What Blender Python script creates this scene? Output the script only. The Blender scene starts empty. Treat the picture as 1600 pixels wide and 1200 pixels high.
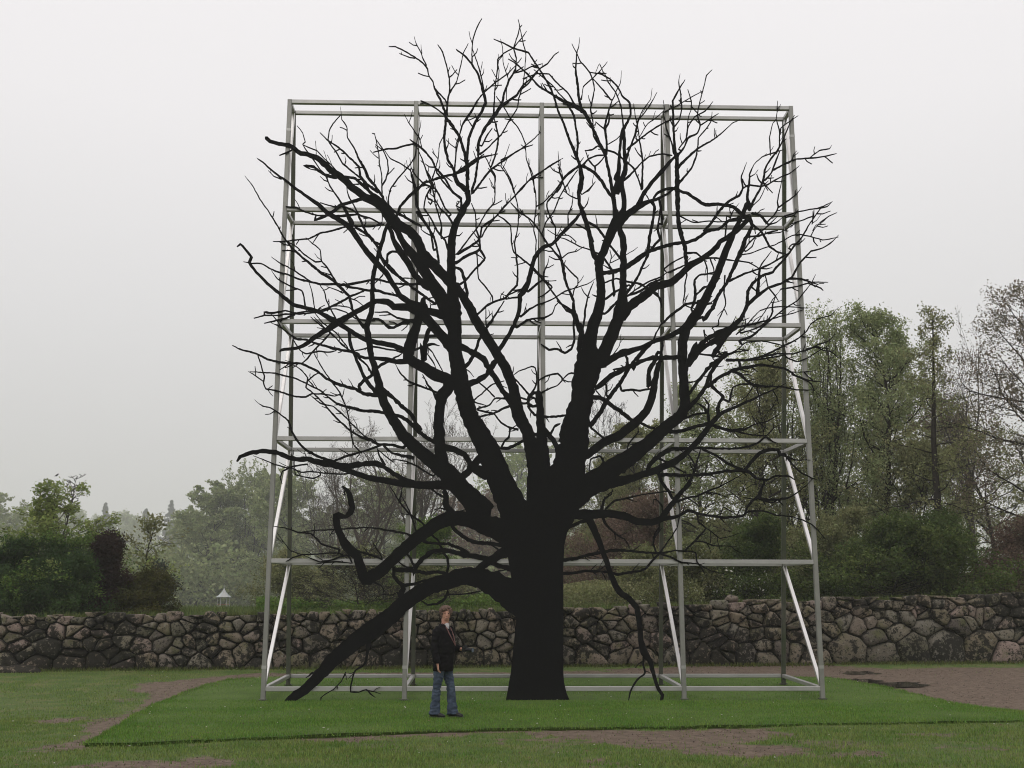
import bpy, bmesh, math, random
import numpy as np
from mathutils import Vector, Matrix, noise
from mathutils.geometry import delaunay_2d_cdt

SC = bpy.context.scene
COL = SC.collection
R = math.radians
rng = np.random.default_rng(7)
random.seed(7)

# ------------------------------------------------------------------ camera
EYE = 1.65; FOC = 1735.1; PITCH = 0.2061; ROLL = 0.0009
cam_d = bpy.data.cameras.new('camera'); cam = bpy.data.objects.new('camera', cam_d); COL.objects.link(cam)
cam_d.sensor_width = 36; cam_d.lens = FOC / 1600 * 36; cam_d.clip_end = 3000; cam_d.clip_start = .1
cam.location = (0, 0, EYE); cam.rotation_euler = (math.pi / 2 + PITCH, -ROLL, 0)
SC.camera = cam

# ------------------------------------------------------------------ sky
world = bpy.data.worlds.new('World'); SC.world = world; world.use_nodes = True
nt = world.node_tree; nt.nodes.clear()
def wn(t, **k):
    n = nt.nodes.new(t)
    for a, b in k.items(): setattr(n, a, b)
    return n
sky = wn('ShaderNodeTexSky', sky_type='NISHITA', sun_disc=False, sun_elevation=R(48), sun_rotation=R(200), air_density=1.0, dust_density=4.0)
skyb = wn('ShaderNodeBackground'); skyb.inputs['Strength'].default_value = 0.005
nt.links.new(sky.outputs[0], skyb.inputs[0])
tc = wn('ShaderNodeTexCoord'); sp = wn('ShaderNodeSeparateXYZ'); nt.links.new(tc.outputs['Generated'], sp.inputs[0])
ramp = wn('ShaderNodeValToRGB')              # overcast vault: brightest overhead, dimmer towards the horizon
cr = ramp.color_ramp; cr.elements[0].position = 0; cr.elements[0].color = (.55, .545, .54, 1)
cr.elements[1].position = 1; cr.elements[1].color = (1.04, 1.0, 1.01, 1)
for p_, c_ in ((.10, (.62, .61, .605, 1)), (.25, (.75, .735, .738, 1)), (.42, (.875, .85, .858, 1))):
    e_ = cr.elements.new(p_); e_.color = c_
nt.links.new(sp.outputs['Z'], ramp.inputs[0])
vault = wn('ShaderNodeBackground'); vault.inputs['Strength'].default_value = .985
nt.links.new(ramp.outputs[0], vault.inputs[0])
add = wn('ShaderNodeAddShader'); outw = wn('ShaderNodeOutputWorld')
nt.links.new(skyb.outputs[0], add.inputs[0]); nt.links.new(vault.outputs[0], add.inputs[1]); nt.links.new(add.outputs[0], outw.inputs[0])

sun_d = bpy.data.lights.new('sun', 'SUN'); sun_d.energy = .8; sun_d.angle = R(60); sun_d.color = (1, .98, .95)
sun = bpy.data.objects.new('sun', sun_d); COL.objects.link(sun)
sun.rotation_euler = (R(42), 0, R(-20)); sun.location = (0, 0, 60)
vs = SC.view_settings; vs.view_transform = 'Standard'; vs.look = 'None'; vs.exposure = 0.1; vs.gamma = 1; vs.use_curve_mapping = False
SC.render.engine = 'CYCLES'
SC.cycles.use_denoising = True
SC.cycles.volume_bounces = 2
SC.cycles.max_bounces = 8; SC.cycles.transparent_max_bounces = 8
SC.cycles.filter_width = 1.05

# ------------------------------------------------------------------ helpers
def tag(o, label=None, cat=None, group=None, kind=None):
    for k, v in (('label', label), ('category', cat), ('group', group), ('kind', kind)):
        if v: o[k] = v
    return o
def link(name, data, parent=None, loc=None):
    o = bpy.data.objects.new(name, data); COL.objects.link(o)
    if parent: o.parent = parent
    if loc is not None: o.location = loc
    return o
def npmesh(name, V, F, mat=None, smooth=False, tri=None):
    """V (n,3), F (m,4) quads and/or tri (k,3)"""
    me = bpy.data.meshes.new(name)
    V = np.asarray(V, np.float32)
    loops = []; sizes = []
    if F is not None and len(F): F = np.asarray(F, np.int32); loops.append(F.ravel()); sizes.append(np.full(len(F), 4, np.int32))
    if tri is not None and len(tri): tri = np.asarray(tri, np.int32); loops.append(tri.ravel()); sizes.append(np.full(len(tri), 3, np.int32))
    L = np.concatenate(loops); S = np.concatenate(sizes)
    me.vertices.add(len(V)); me.vertices.foreach_set('co', V.ravel())
    me.loops.add(len(L)); me.loops.foreach_set('vertex_index', L)
    me.polygons.add(len(S)); st = np.zeros(len(S), np.int32); st[1:] = np.cumsum(S)[:-1]
    me.polygons.foreach_set('loop_start', st); me.polygons.foreach_set('loop_total', S)
    me.polygons.foreach_set('use_smooth', np.full(len(S), bool(smooth)))
    me.update(calc_edges=True)
    if mat: me.materials.append(mat)
    return me

def px2ray(px, py):
    u = (px - 800) / FOC; v = -(py - 600) / FOC
    c, s = math.cos(ROLL), math.sin(ROLL)
    u, v = u * c - v * s, u * s + v * c
    cp, sp_ = math.cos(PITCH), math.sin(PITCH)
    return Vector((u, cp - v * sp_, sp_ + v * cp))
def ground_px(px, py, z=0.0):
    d = px2ray(px, py); t = (z - EYE) / d.z
    return d.x * t, d.y * t
def gz_front(y): 
    t = max(0.0, y - 22.9); return .04 * t - .05
def ground_pt(px, py):
    z = 0.0
    for _ in range(25):
        x, y = ground_px(px, py, z); z = .5 * z + .5 * gz_front(y)
    return x, y
def at(px, dist):                     # lateral position of something seen at column px, standing dist metres away
    return (px - 800) / FOC * dist * 1.0 * math.cos(PITCH)
def ztop(py, dist):                   # height of something whose top shows at row py
    return EYE + dist * math.tan(math.atan((600 - py) / FOC) + PITCH)

WTX = [-30, -13.8, -9.5, 0, 4, 9, 15, 30]; WTZ = [1.66, 1.70, 1.73, 1.88, 2.0, 2.17, 2.34, 2.4]
def wall_y(x): return 31.4 + .105 * x
def wall_top(x): return float(np.interp(x, WTX, WTZ))
def gz(x, y):
    yw = wall_y(x)
    if y < yw + .5: return gz_front(min(y, yw))
    t = y - yw
    b = wall_top(x) - .32 + .018 * min(t, 45) + .0035 * max(0, t - 45) + .075 * max(0, t - 220)
    # meadow climbs a little on the left of the middle
    return b

# ------------------------------------------------------------------ materials
def mat(name, col, rough=.9, noise_amt=None, scale=5, metal=0, bump=0, bump_scale=40, col2=None, island=0, spec=.3, detail=6, coords='Object', transl=0, lo=.35, hi=.65):
    m = bpy.data.materials.new(name); m.use_nodes = True; n = m.node_tree; n.nodes.clear()
    out = n.nodes.new('ShaderNodeOutputMaterial'); b = n.nodes.new('ShaderNodeBsdfPrincipled')
    b.inputs['Roughness'].default_value = rough; b.inputs['Metallic'].default_value = metal
    b.inputs['Specular IOR Level'].default_value = spec
    t = n.nodes.new('ShaderNodeTexCoord')
    col = (*col, 1)
    b.inputs['Base Color'].default_value = col
    last = None
    if col2:
        nz = n.nodes.new('ShaderNodeTexNoise'); nz.inputs['Scale'].default_value = scale; nz.inputs['Detail'].default_value = detail; nz.inputs['Roughness'].default_value = .65
        n.links.new(t.outputs[coords], nz.inputs['Vector'])
        mr = n.nodes.new('ShaderNodeMapRange'); mr.inputs[1].default_value = lo; mr.inputs[2].default_value = hi
        n.links.new(nz.outputs[0], mr.inputs[0])
        mx = n.nodes.new('ShaderNodeMix'); mx.data_type = 'RGBA'; mx.inputs[6].default_value = col; mx.inputs[7].default_value = (*col2, 1)
        n.links.new(mr.outputs[0], mx.inputs[0]); last = mx.outputs[2]
    if island:
        g = n.nodes.new('ShaderNodeNewGeometry'); h = n.nodes.new('ShaderNodeHueSaturation')
        if last: n.links.new(last, h.inputs['Color'])
        else: h.inputs['Color'].default_value = col
        m1 = n.nodes.new('ShaderNodeMapRange'); m1.inputs[3].default_value = 1 - island; m1.inputs[4].default_value = 1 + island
        n.links.new(g.outputs['Random Per Island'], m1.inputs[0]); n.links.new(m1.outputs[0], h.inputs['Value'])
        mh = n.nodes.new('ShaderNodeMath'); mh.operation = 'MULTIPLY'; mh.inputs[1].default_value = 7.31
        fr = n.nodes.new('ShaderNodeMath'); fr.operation = 'FRACT'; n.links.new(g.outputs['Random Per Island'], mh.inputs[0]); n.links.new(mh.outputs[0], fr.inputs[0])
        m2 = n.nodes.new('ShaderNodeMapRange'); m2.inputs[3].default_value = .5 - island * .06; m2.inputs[4].default_value = .5 + island * .06
        n.links.new(fr.outputs[0], m2.inputs[0]); n.links.new(m2.outputs[0], h.inputs['Hue'])
        last = h.outputs[0]
    if last: n.links.new(last, b.inputs['Base Color'])
    if bump:
        nb = n.nodes.new('ShaderNodeTexNoise'); nb.inputs['Scale'].default_value = bump_scale; nb.inputs['Detail'].default_value = 5
        n.links.new(t.outputs[coords], nb.inputs['Vector'])
        bp = n.nodes.new('ShaderNodeBump'); bp.inputs['Strength'].default_value = bump; bp.inputs['Distance'].default_value = .02
        n.links.new(nb.outputs[0], bp.inputs['Height']); n.links.new(bp.outputs[0], b.inputs['Normal'])
    if transl:
        tr = n.nodes.new('ShaderNodeBsdfTranslucent'); ms = n.nodes.new('ShaderNodeMixShader'); ms.inputs[0].default_value = transl
        if last: n.links.new(last, tr.inputs[0])
        else: tr.inputs[0].default_value = col
        n.links.new(b.outputs[0], ms.inputs[1]); n.links.new(tr.outputs[0], ms.inputs[2]); n.links.new(ms.outputs[0], out.inputs[0])
    else: n.links.new(b.outputs[0], out.inputs[0])
    return m

# ------------------------------------------------------------------ ground
TURF = [(130,1166),(150,1158),(190,1135),(250,1100),(290,1084),(330,1070),(362,1063),(420,1061),(600,1061),(800,1061),(1000,1061),(1200,1060),(1290,1061),(1330,1066),(1380,1075),(1430,1088),(1490,1101),(1550,1110),(1610,1116),(1700,1122),(1760,1126),(1760,1130),(1600,1129),(1500,1131),(1350,1133),(1200,1136),(1050,1139),(900,1141),(760,1143),(620,1148),(480,1154),(330,1160),(220,1165)]
turf_xy = np.array([ground_pt(*p) for p in TURF])
def in_poly(P, poly):
    x, y = P[:, 0], P[:, 1]; ins = np.zeros(len(P), bool); n = len(poly)
    for i in range(n):
        x1, y1 = poly[i]; x2, y2 = poly[(i + 1) % n]
        if y1 == y2: continue
        c = ((y < y1) != (y < y2)) & (x < (x2 - x1) * (y - y1) / (y2 - y1) + x1); ins ^= c
    return ins
def poly_dist(P, poly):
    d = np.full(len(P), 1e9); n = len(poly)
    for i in range(n):
        a = np.array(poly[i]); b = np.array(poly[(i + 1) % n]); ab = b - a
        t = np.clip(((P - a) @ ab) / (ab @ ab + 1e-9), 0, 1)[:, None]
        d = np.minimum(d, np.linalg.norm(P - a - t * ab, axis=1))
    return d
def vnoise(P, s, seed=0.0):
    return np.array([noise.noise((float(x) * s + seed, float(y) * s - seed, seed * 1.7)) for x, y in P])
# areas of bare earth, as outlines on the ground
PATH = [(60,1166),(100,1160),(160,1132),(200,1105),(232,1082),(215,1085),(240,1068),(300,1059),(360,1054),(450,1052),(620,1051),(800,1051),(950,1047),(1080,1040),(1150,1036),(1210,1032),(1290,1040),(1400,1045),(1480,1042),(1600,1044),(1800,1046),(1800,1130),(1610,1118),(1480,1102),(1380,1078),(1290,1063),(900,1064),(420,1064),(330,1072),(250,1102),(190,1137),(150,1162),(130,1172),(90,1172)]
path_xy = np.array([ground_pt(*p) for p in PATH])
EARTH = [  # px, py, rx(px), ry(px), strength
 (1040,1152,190,13,1.0),(930,1146,120,8,.9),(1180,1172,120,13,.8),(1300,1160,80,10,.5),(1150,1146,120,8,.9),(620,1148,150,4,.8),(500,1155,90,3,.8),
 (250,1196,120,12,1.0),(320,1190,50,10,.8),(1450,1146,70,4,.6),(85,1127,36,6,.75),(200,1092,30,4,.5),(25,1049,40,5,.0),(870,1170,50,10,.45),(650,1172,60,5,.35),
 (1340,1176,60,7,.6),(1560,1155,50,8,.35),(760,1143,90,4,.8),(20,1197,60,8,.3),(1380,1190,80,5,.4)]
earth_c = []
for px, py, rx, ry, s in EARTH:
    x, y = ground_pt(px, py); x1, _ = ground_pt(px + rx, py); _, y0 = ground_pt(px, min(py + ry, 1198)); _, y1 = ground_pt(px, py - ry)
    earth_c.append((x, y, abs(x1 - x), max(abs(y1 - y0) / 2, .12), s))
def bare(P):
    """0 grass .. 1 bare earth on the general ground (not on the raised turf)"""
    d = poly_dist(P, path_xy); ins = in_poly(P, path_xy)
    sd = np.where(ins, d, -d)
    n1 = vnoise(P, .9, 3.1); n2 = vnoise(P, 3.5, 8.2); n3 = vnoise(P, 11., 1.2)
    b = np.clip(.5 + (sd + n1 * .5 + n2 * .35 + n3 * .2) / .5, 0, 1)
    for x, y, rx, ry, s in earth_c:
        q = 1 - np.sqrt(((P[:, 0] - x) / rx) ** 2 + ((P[:, 1] - y) / ry) ** 2)
        b = np.maximum(b, np.clip(.5 + q * 1.3 + n1 * .7 + n2 * .9 + n3 * .5, 0, 1) * s * (q > -.8))
    # trampled, patchy foreground
    fg = np.clip((17.5 - P[:, 1]) / 2.5, 0, 1)
    b = np.maximum(b, fg * np.clip((n1 * 1.0 + n2 * .7 - .42) * 3, 0, .6))
    return b
xs = np.unique(np.concatenate([np.arange(-15, 16.01, .14), np.linspace(-70, -15, 40), np.linspace(16, 70, 40), np.array([-1400, -800, -400, -250, -150, -100, 100, 150, 250, 400, 800, 1400])]))
ys = np.unique(np.concatenate([np.arange(11, 35.6, .12), np.linspace(35.6, 80, 40), np.linspace(-30, 11, 20), np.array([-600, -300, -100, 100, 130, 170, 230, 251, 300, 450, 700, 1100, 1300])]))
GX, GY = np.meshgrid(xs, ys); P = np.stack([GX.ravel(), GY.ravel()], 1)
near = (P[:, 0] > -16) & (P[:, 0] < 17) & (P[:, 1] > 10) & (P[:, 1] < 36)
B = np.zeros(len(P)); B[near] = bare(P[near])
Z = np.array([gz(x, y) for x, y in P])
Z[near] += vnoise(P[near], .5, 2.) * .02 + vnoise(P[near], 3., 5.) * .008 - B[near] * .012
tin = in_poly(P, turf_xy) & (poly_dist(P, turf_xy) > .1)
Z[tin] -= .05
nx, ny = len(xs), len(ys)
I = np.arange(nx * ny).reshape(ny, nx)
F = np.stack([I[:-1, :-1], I[:-1, 1:], I[1:, 1:], I[1:, :-1]], -1).reshape(-1, 4)

def ground_mat():
    m = bpy.data.materials.new('ground'); m.use_nodes = True; n = m.node_tree; b = n.nodes['Principled BSDF']
    b.inputs['Roughness'].default_value = .9; b.inputs['Specular IOR Level'].default_value = .2
    t = n.nodes.new('ShaderNodeTexCoord'); at_ = n.nodes.new('ShaderNodeAttribute'); at_.attribute_name = 'bare'
    def nz(s, d=6, r=.6):
        q = n.nodes.new('ShaderNodeTexNoise'); q.inputs['Scale'].default_value = s; q.inputs['Detail'].default_value = d; q.inputs['Roughness'].default_value = r
        n.links.new(t.outputs['Object'], q.inputs['Vector']); return q.outputs[0]
    def rmp(src, stops):
        q = n.nodes.new('ShaderNodeValToRGB'); c = q.color_ramp
        c.elements[0].position, c.elements[0].color = stops[0][0], (*stops[0][1], 1); c.elements[1].position, c.elements[1].color = stops[-1][0], (*stops[-1][1], 1)
        for p_, cc in stops[1:-1]: c.elements.new(p_).color = (*cc, 1)
        n.links.new(src, q.inputs[0]); return q.outputs[0]
    grass = rmp(nz(1.6), [(.3, (.05, .088, .018)), (.5, (.08, .115, .03)), (.7, (.135, .13, .055))])
    soil = rmp(nz(7, 10, .75), [(.3, (.05, .036, .027)), (.5, (.125, .092, .068)), (.72, (.21, .16, .122))])
    mr = n.nodes.new('ShaderNodeMath'); mr.operation = 'ADD'; n.links.new(at_.outputs['Fac'], mr.inputs[0])
    sc = n.nodes.new('ShaderNodeMapRange'); sc.inputs[3].default_value = -.28; sc.inputs[4].default_value = .28; n.links.new(nz(22, 4), sc.inputs[0]); n.links.new(sc.outputs[0], mr.inputs[1])
    st = n.nodes.new('ShaderNodeMapRange'); st.inputs[1].default_value = .32; st.inputs[2].default_value = .6; n.links.new(mr.outputs[0], st.inputs[0])
    mx = n.nodes.new('ShaderNodeMix'); mx.data_type = 'RGBA'; n.links.new(st.outputs[0], mx.inputs[0]); n.links.new(grass, mx.inputs[6]); n.links.new(soil, mx.inputs[7])
    n.links.new(mx.outputs[2], b.inputs['Base Color'])
    bp = n.nodes.new('ShaderNodeBump'); bp.inputs['Strength'].default_value = .6; bp.inputs['Distance'].default_value = .03; n.links.new(nz(30, 6), bp.inputs['Height']); n.links.new(bp.outputs[0], b.inputs['Normal'])
    return m
GM = ground_mat()
me = npmesh('ground', np.stack([P[:, 0], P[:, 1], Z], 1), F, GM, True)
a_ = me.attributes.new('bare', 'FLOAT', 'POINT'); a_.data.foreach_set('value', B.astype(np.float32))
tag(link('ground', me), kind='structure')

# raised, freshly cut turf
def densify(poly, step, amp, seed):
    out = []; n = len(poly)
    for i in range(n):
        a = np.array(poly[i]); b = np.array(poly[(i + 1) % n]); k = max(1, int(np.linalg.norm(b - a) / step))
        for j in range(k): out.append(a + (b - a) * j / k)
    out = np.array(out); out[:, 1] += vnoise(out, 2.2, seed) * amp + vnoise(out, 7., seed + 3) * amp * .5; out[:, 0] += vnoise(out, 2.5, seed + 9) * amp
    return out
tb = densify(turf_xy, .10, .10, 4.4)
gx = np.arange(tb[:, 0].min(), tb[:, 0].max(), .35); gy = np.arange(tb[:, 1].min(), tb[:, 1].max(), .35)
gp = np.array([(x + rng.uniform(-.1, .1), y + rng.uniform(-.1, .1)) for x in gx for y in gy])
gp = gp[in_poly(gp, tb) & (poly_dist(gp, tb) > .12)]
allp = np.concatenate([tb, gp]); nb = len(tb)
vv, ee, ff, *_ = delaunay_2d_cdt([Vector(p) for p in allp], [(i, (i + 1) % nb) for i in range(nb)], [], 1, 1e-4)
V = [(v.x, v.y) for v in vv]; VP = np.array(V)
tz = np.array([gz_front(y) for x, y in V]) + .05 + vnoise(VP, .6, 1.) * .02
bd = poly_dist(VP, tb); tz -= np.clip(.03 - bd, 0, .03) * .4
V3 = [(x, y, z) for (x, y), z in zip(V, tz)]
base = len(V3); V3 += [(tb[i][0], tb[i][1], gz_front(tb[i][1]) - .08) for i in range(nb)]
side = [(i, base + i, base + (i + 1) % nb, (i + 1) % nb) for i in range(nb)]
me = npmesh('lawn', V3, side, None, True, tri=[f for f in ff if len(f) == 3])
TM = mat('turf', (.058, .100, .018), .9, col2=(.09, .14, .03), scale=.9, bump=.8, bump_scale=60, spec=.15)
me.materials.append(TM); tag(link('lawn', me), kind='structure')

# grass blades: thousands, nobody could count them
def blades(name, P, hmin, hmax, w, m, zfun, lean=.5, double=False):
    n = len(P); z = np.array([zfun(x, y) for x, y in P]); az = rng.uniform(0, 2 * np.pi, n); h = rng.uniform(hmin, hmax, n); ww = w * rng.uniform(.6, 1.3, n)
    dx, dy = np.cos(az), np.sin(az); la = rng.uniform(0, 2 * np.pi, n); lm = h * rng.uniform(0, lean, n)
    A = np.stack([P[:, 0] - dx * ww, P[:, 1] - dy * ww, z - .01], 1); Bq = np.stack([P[:, 0] + dx * ww, P[:, 1] + dy * ww, z - .01], 1)
    T = np.stack([P[:, 0] + np.cos(la) * lm, P[:, 1] + np.sin(la) * lm, z + h], 1)
    V = np.stack([A, Bq, T], 1).reshape(-1, 3); t = np.arange(3 * n).reshape(-1, 3)
    return npmesh(name, V, None, m, False, tri=t)
BL1 = mat('turf_blade', (.094, .198, .027), .8, col2=(.155, .245, .048), scale=.8, island=.4, transl=.25, spec=.15)
BL2 = mat('meadow_blade', (.105, .19, .034), .8, col2=(.19, .235, .065), scale=1.2, island=.45, transl=.25, spec=.15)
def sample(n, x0, x1, y0, y1): return np.stack([rng.uniform(x0, x1, n), rng.uniform(y0, y1, n)], 1)
# dense on the turf, nearer denser
S = np.concatenate([sample(210000, -8, 12, 14.8, 23), sample(60000, -10, 12, 23, 31.5)])
S = S[in_poly(S, tb)]
o = link('lawn_grass', blades('lawn_grass', S, .018, .042, .006, BL1, lambda x, y: gz_front(y) + .05, .6)); tag(o, 'short deep green grass of the raised lawn under the tree sculpture', 'grass', kind='stuff')
# fringe hanging over the cut edge
k = np.repeat(np.arange(nb), 14); e = tb[k] + rng.normal(0, .03, (len(k), 2))
o = link('lawn_edge_grass', blades('lawn_edge_grass', e, .02, .06, .007, BL1, lambda x, y: gz_front(y) + .03, 1.2)); tag(o, 'ragged green fringe along the cut edge of the raised lawn', 'grass', kind='stuff')
S = np.concatenate([sample(190000, -8.5, 10.5, 12.6, 19.5), sample(90000, -15, -2, 17, 30.4), sample(25000, -16, 17, 29, 33)])
S = S[~in_poly(S, tb)]; S = S[(S[:, 1] < wall_y(S[:, 0]) - .02) & (S[:, 1] > 12.5)]
bb = bare(S); S = S[rng.uniform(0, 1, len(S)) > np.clip((bb - .12) * 1.9, 0, .985)]
o = link('rough_grass', blades('rough_grass', S, .015, .05, .006, BL2, lambda x, y: gz_front(y), .8)); tag(o, 'paler worn grass in the foreground and left of the path', 'grass', kind='stuff')
# weeds at the foot of the wall and on its crown
q = []; 
for _ in range(9000):
    x = rng.uniform(-17, 18); q.append((x, wall_y(x) - abs(rng.normal(0, .22)) - .02))
WE = mat('weed', (.062, .085, .018), .8, col2=(.11, .12, .03), scale=1.5, island=.4, transl=.25)
o = link('wall_foot_weeds', blades('wall_foot_weeds', np.array(q), .03, .12, .016, WE, lambda x, y: gz_front(y), .9)); tag(o, 'yellow green weeds along the foot of the stone wall', 'weeds', kind='stuff')
q = []
for _ in range(7000):
    x = rng.uniform(-17, 18)
    if noise.noise((x * .5, 3, 1)) < -.15: continue
    q.append((x, wall_y(x) + rng.uniform(.3, .9)))
o = link('wall_crown_grass', blades('wall_crown_grass', np.array(q), .04, .16, .012, WE, lambda x, y: wall_top(x) - .1, .9)); tag(o, 'thin grass and weeds growing behind the top of the wall', 'grass', kind='stuff')
S = sample(60000, -22, 24, 32, 60); S = S[S[:, 1] > wall_y(S[:, 0]) + 1]
MB_ = mat('far_meadow_blade', (.09, .13, .03), .8, col2=(.12, .15, .05), scale=.3, island=.4, transl=.3)
o = link('meadow_grass', blades('meadow_grass', S, .1, .4, .03, MB_, gz, .6)); tag(o, 'light green meadow grass beyond the stone wall', 'grass', kind='stuff')

# puddles
WA = mat('puddle_water', (.02, .017, .014), .06, bump=.03, bump_scale=8, spec=.5)
for j, (px, py, rx, ry, lab) in enumerate(((1345, 1051.5, 26, 2.4, 'small dark puddle on the path, nearer the stone wall'), (1345, 1063.5, 30, 3, 'dark puddle on the path beside the right end of the lawn'), (1402, 1070, 48, 4, 'long shallow muddy puddle, rightmost on the path'))):
    pts = []
    for k in range(56):
        a = k / 56 * 2 * math.pi; r = 1 + .55 * noise.noise((math.cos(a) * 1.8 + j * 7, math.sin(a) * 1.8, 2)) + .4 * noise.noise((math.cos(a) * 5, math.sin(a) * 5, j))
        pts.append(ground_pt(px + rx * r * math.cos(a), py + ry * r * math.sin(a)))
    bm = bmesh.new(); vsx = [bm.verts.new((x, y, gz_front(y) + .003)) for x, y in pts]; bm.faces.new(vsx)
    me = bpy.data.meshes.new('puddle'); bm.to_mesh(me); bm.free(); me.materials.append(WA)
    tag(link('puddle', me), lab, 'puddle')

# half-buried rock on the left lawn
def rock_mesh(name, rx, ry, rz, m, seed):
    bm = bmesh.new(); bmesh.ops.create_icosphere(bm, subdivisions=3, radius=1)
    for v in bm.verts:
        f = 1 + .3 * noise.noise(v.co * 1.3 + Vector((seed, 0, 0))) + .1 * noise.noise(v.co * 4 + Vector((seed, 3, 0)))
        v.co = Vector((v.co.x * rx * f, v.co.y * ry * f, v.co.z * rz * f))
    for f in bm.faces: f.smooth = True
    me = bpy.data.meshes.new(name); bm.to_mesh(me); bm.free(); me.materials.append(m); return me

# ------------------------------------------------------------------ dry stone wall
def stone_mat():
    m = bpy.data.materials.new('wall_stone'); m.use_nodes = True; n = m.node_tree; b = n.nodes['Principled BSDF']
    b.inputs['Roughness'].default_value = .88; b.inputs['Specular IOR Level'].default_value = .25
    t = n.nodes.new('ShaderNodeTexCoord'); g = n.nodes.new('ShaderNodeNewGeometry'); oi = n.nodes.new('ShaderNodeObjectInfo')
    sm = n.nodes.new('ShaderNodeMath'); sm.operation = 'ADD'; n.links.new(g.outputs['Random Per Island'], sm.inputs[0]); n.links.new(oi.outputs['Random'], sm.inputs[1])
    fr = n.nodes.new('ShaderNodeMath'); fr.operation = 'FRACT'; n.links.new(sm.outputs[0], fr.inputs[0])
    r = n.nodes.new('ShaderNodeValToRGB'); c = r.color_ramp; c.interpolation = 'LINEAR'
    st = [(0, (.16, .135, .092)), (.2, (.21, .165, .125)), (.4, (.11, .10, .072)), (.55, (.235, .175, .15)), (.7, (.15, .135, .11)), (.85, (.19, .165, .125)), (1, (.09, .075, .065))]
    c.elements[0].position, c.elements[0].color = 0, (*st[0][1], 1); c.elements[1].position, c.elements[1].color = 1, (*st[-1][1], 1)
    for p_, cc in st[1:-1]: c.elements.new(p_).color = (*cc, 1)
    n.links.new(fr.outputs[0], r.inputs[0])
    def nz(s, d=6, rr=.6, vec='Object'):
        q = n.nodes.new('ShaderNodeTexNoise'); q.inputs['Scale'].default_value = s; q.inputs['Detail'].default_value = d; q.inputs['Roughness'].default_value = rr
        n.links.new(g.outputs['Position'], q.inputs['Vector']); return q.outputs[0]
    def mr(src, a, b_, c_=0, d_=1):
        q = n.nodes.new('ShaderNodeMapRange'); q.inputs[1].default_value = a; q.inputs[2].default_value = b_; q.inputs[3].default_value = c_; q.inputs[4].default_value = d_
        n.links.new(src, q.inputs[0]); return q.outputs[0]
    def mix(f, a, b_, mode='MIX'):
        q = n.nodes.new('ShaderNodeMix'); q.data_type = 'RGBA'; q.blend_type = mode
        if isinstance(f, float): q.inputs[0].default_value = f
        else: n.links.new(f, q.inputs[0])
        for i_, s_ in ((6, a), (7, b_)):
            if isinstance(s_, tuple): q.inputs[i_].default_value = (*s_, 1)
            else: n.links.new(s_, q.inputs[i_])
        return q.outputs[2]
    grain = mr(nz(28, 8, .8), .3, .7, .62, 1.3)
    hs = n.nodes.new('ShaderNodeHueSaturation'); n.links.new(r.outputs[0], hs.inputs['Color']); n.links.new(grain, hs.inputs['Value'])
    # olive algae film
    c1 = mix(mr(nz(2.2, 5), .5, .68, 0, .75), hs.outputs[0], (.085, .09, .032))
    # pale lichen blotches
    c2 = mix(mr(nz(9, 4, .6), .60, .66, 0, .55), c1, (.25, .235, .20))
    # black moss and old grime, heavy in a few stretches of the wall and low down
    sep = n.nodes.new('ShaderNodeSeparateXYZ'); n.links.new(g.outputs['Position'], sep.inputs[0])
    low = mr(sep.outputs['Z'], .3, 1.4, .075, -.01)
    big = mr(nz(.7, 2), .35, .65, -.11, .145)
    s1 = n.nodes.new('ShaderNodeMath'); s1.operation = 'ADD'; n.links.new(nz(5.5, 8, .72), s1.inputs[0]); n.links.new(low, s1.inputs[1])
    s2 = n.nodes.new('ShaderNodeMath'); s2.operation = 'ADD'; n.links.new(s1.outputs[0], s2.inputs[0]); n.links.new(big, s2.inputs[1])
    c3 = mix(mr(s2.outputs[0], .515, .545, 0, .93), c2, (.011, .010, .007))
    c3 = mix(mr(nz(13, 6, .7), .56, .585, 0, .9), c3, (.012, .011, .008))
    c3 = mix(mr(nz(8.3, 5, .7), .57, .60, 0, .75), c3, hs.outputs[0])
    n.links.new(c3, b.inputs['Base Color'])
    bp = n.nodes.new('ShaderNodeBump'); bp.inputs['Strength'].default_value = .7; bp.inputs['Distance'].default_value = .03
    n.links.new(nz(14, 8, .7), bp.inputs['Height']); n.links.new(bp.outputs[0], b.inputs['Normal'])
    return m
SM = stone_mat()
CM = mat('shaded_core_earth', (.014, .012, .009), .95, col2=(.03, .028, .014), scale=4, bump=.5)  # earth painted near black for the occlusion between the stones
wall = link('dry_stone_wall', None, loc=(0, 0, 0))
tag(wall, 'long mossy wall of rough field stones running behind the frame', 'stone wall')
seeds = []
X0, X1 = -17.5, 19.0
rows = [(.20, .62, .42), (.62, .46, .30), (.93, .40, .25), (1.19, .38, .20)]
def wall_h(x): return wall_top(x) - gz_front(wall_y(x))
for x0_, spacing, hh in ((0, 0, 0),):
    pass
x = X0
def row(frac, spacing, jit):
    x = X0 + rng.uniform(0, spacing)
    while x < X1:
        seeds.append((x + rng.uniform(-.12, .12) * spacing, frac * wall_h(x) + rng.uniform(-jit, jit), 1.0)); x += spacing * rng.uniform(.6, 1.5)
row(.17, .62, .09); row(.46, .52, .10); row(.70, .46, .08); row(.91, .42, .05); row(.57, 1.1, .14); row(.3, 1.2, .12); row(.98, 1.0, .03); row(.8, 1.1, .12)
seeds = [s for s in seeds]
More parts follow.
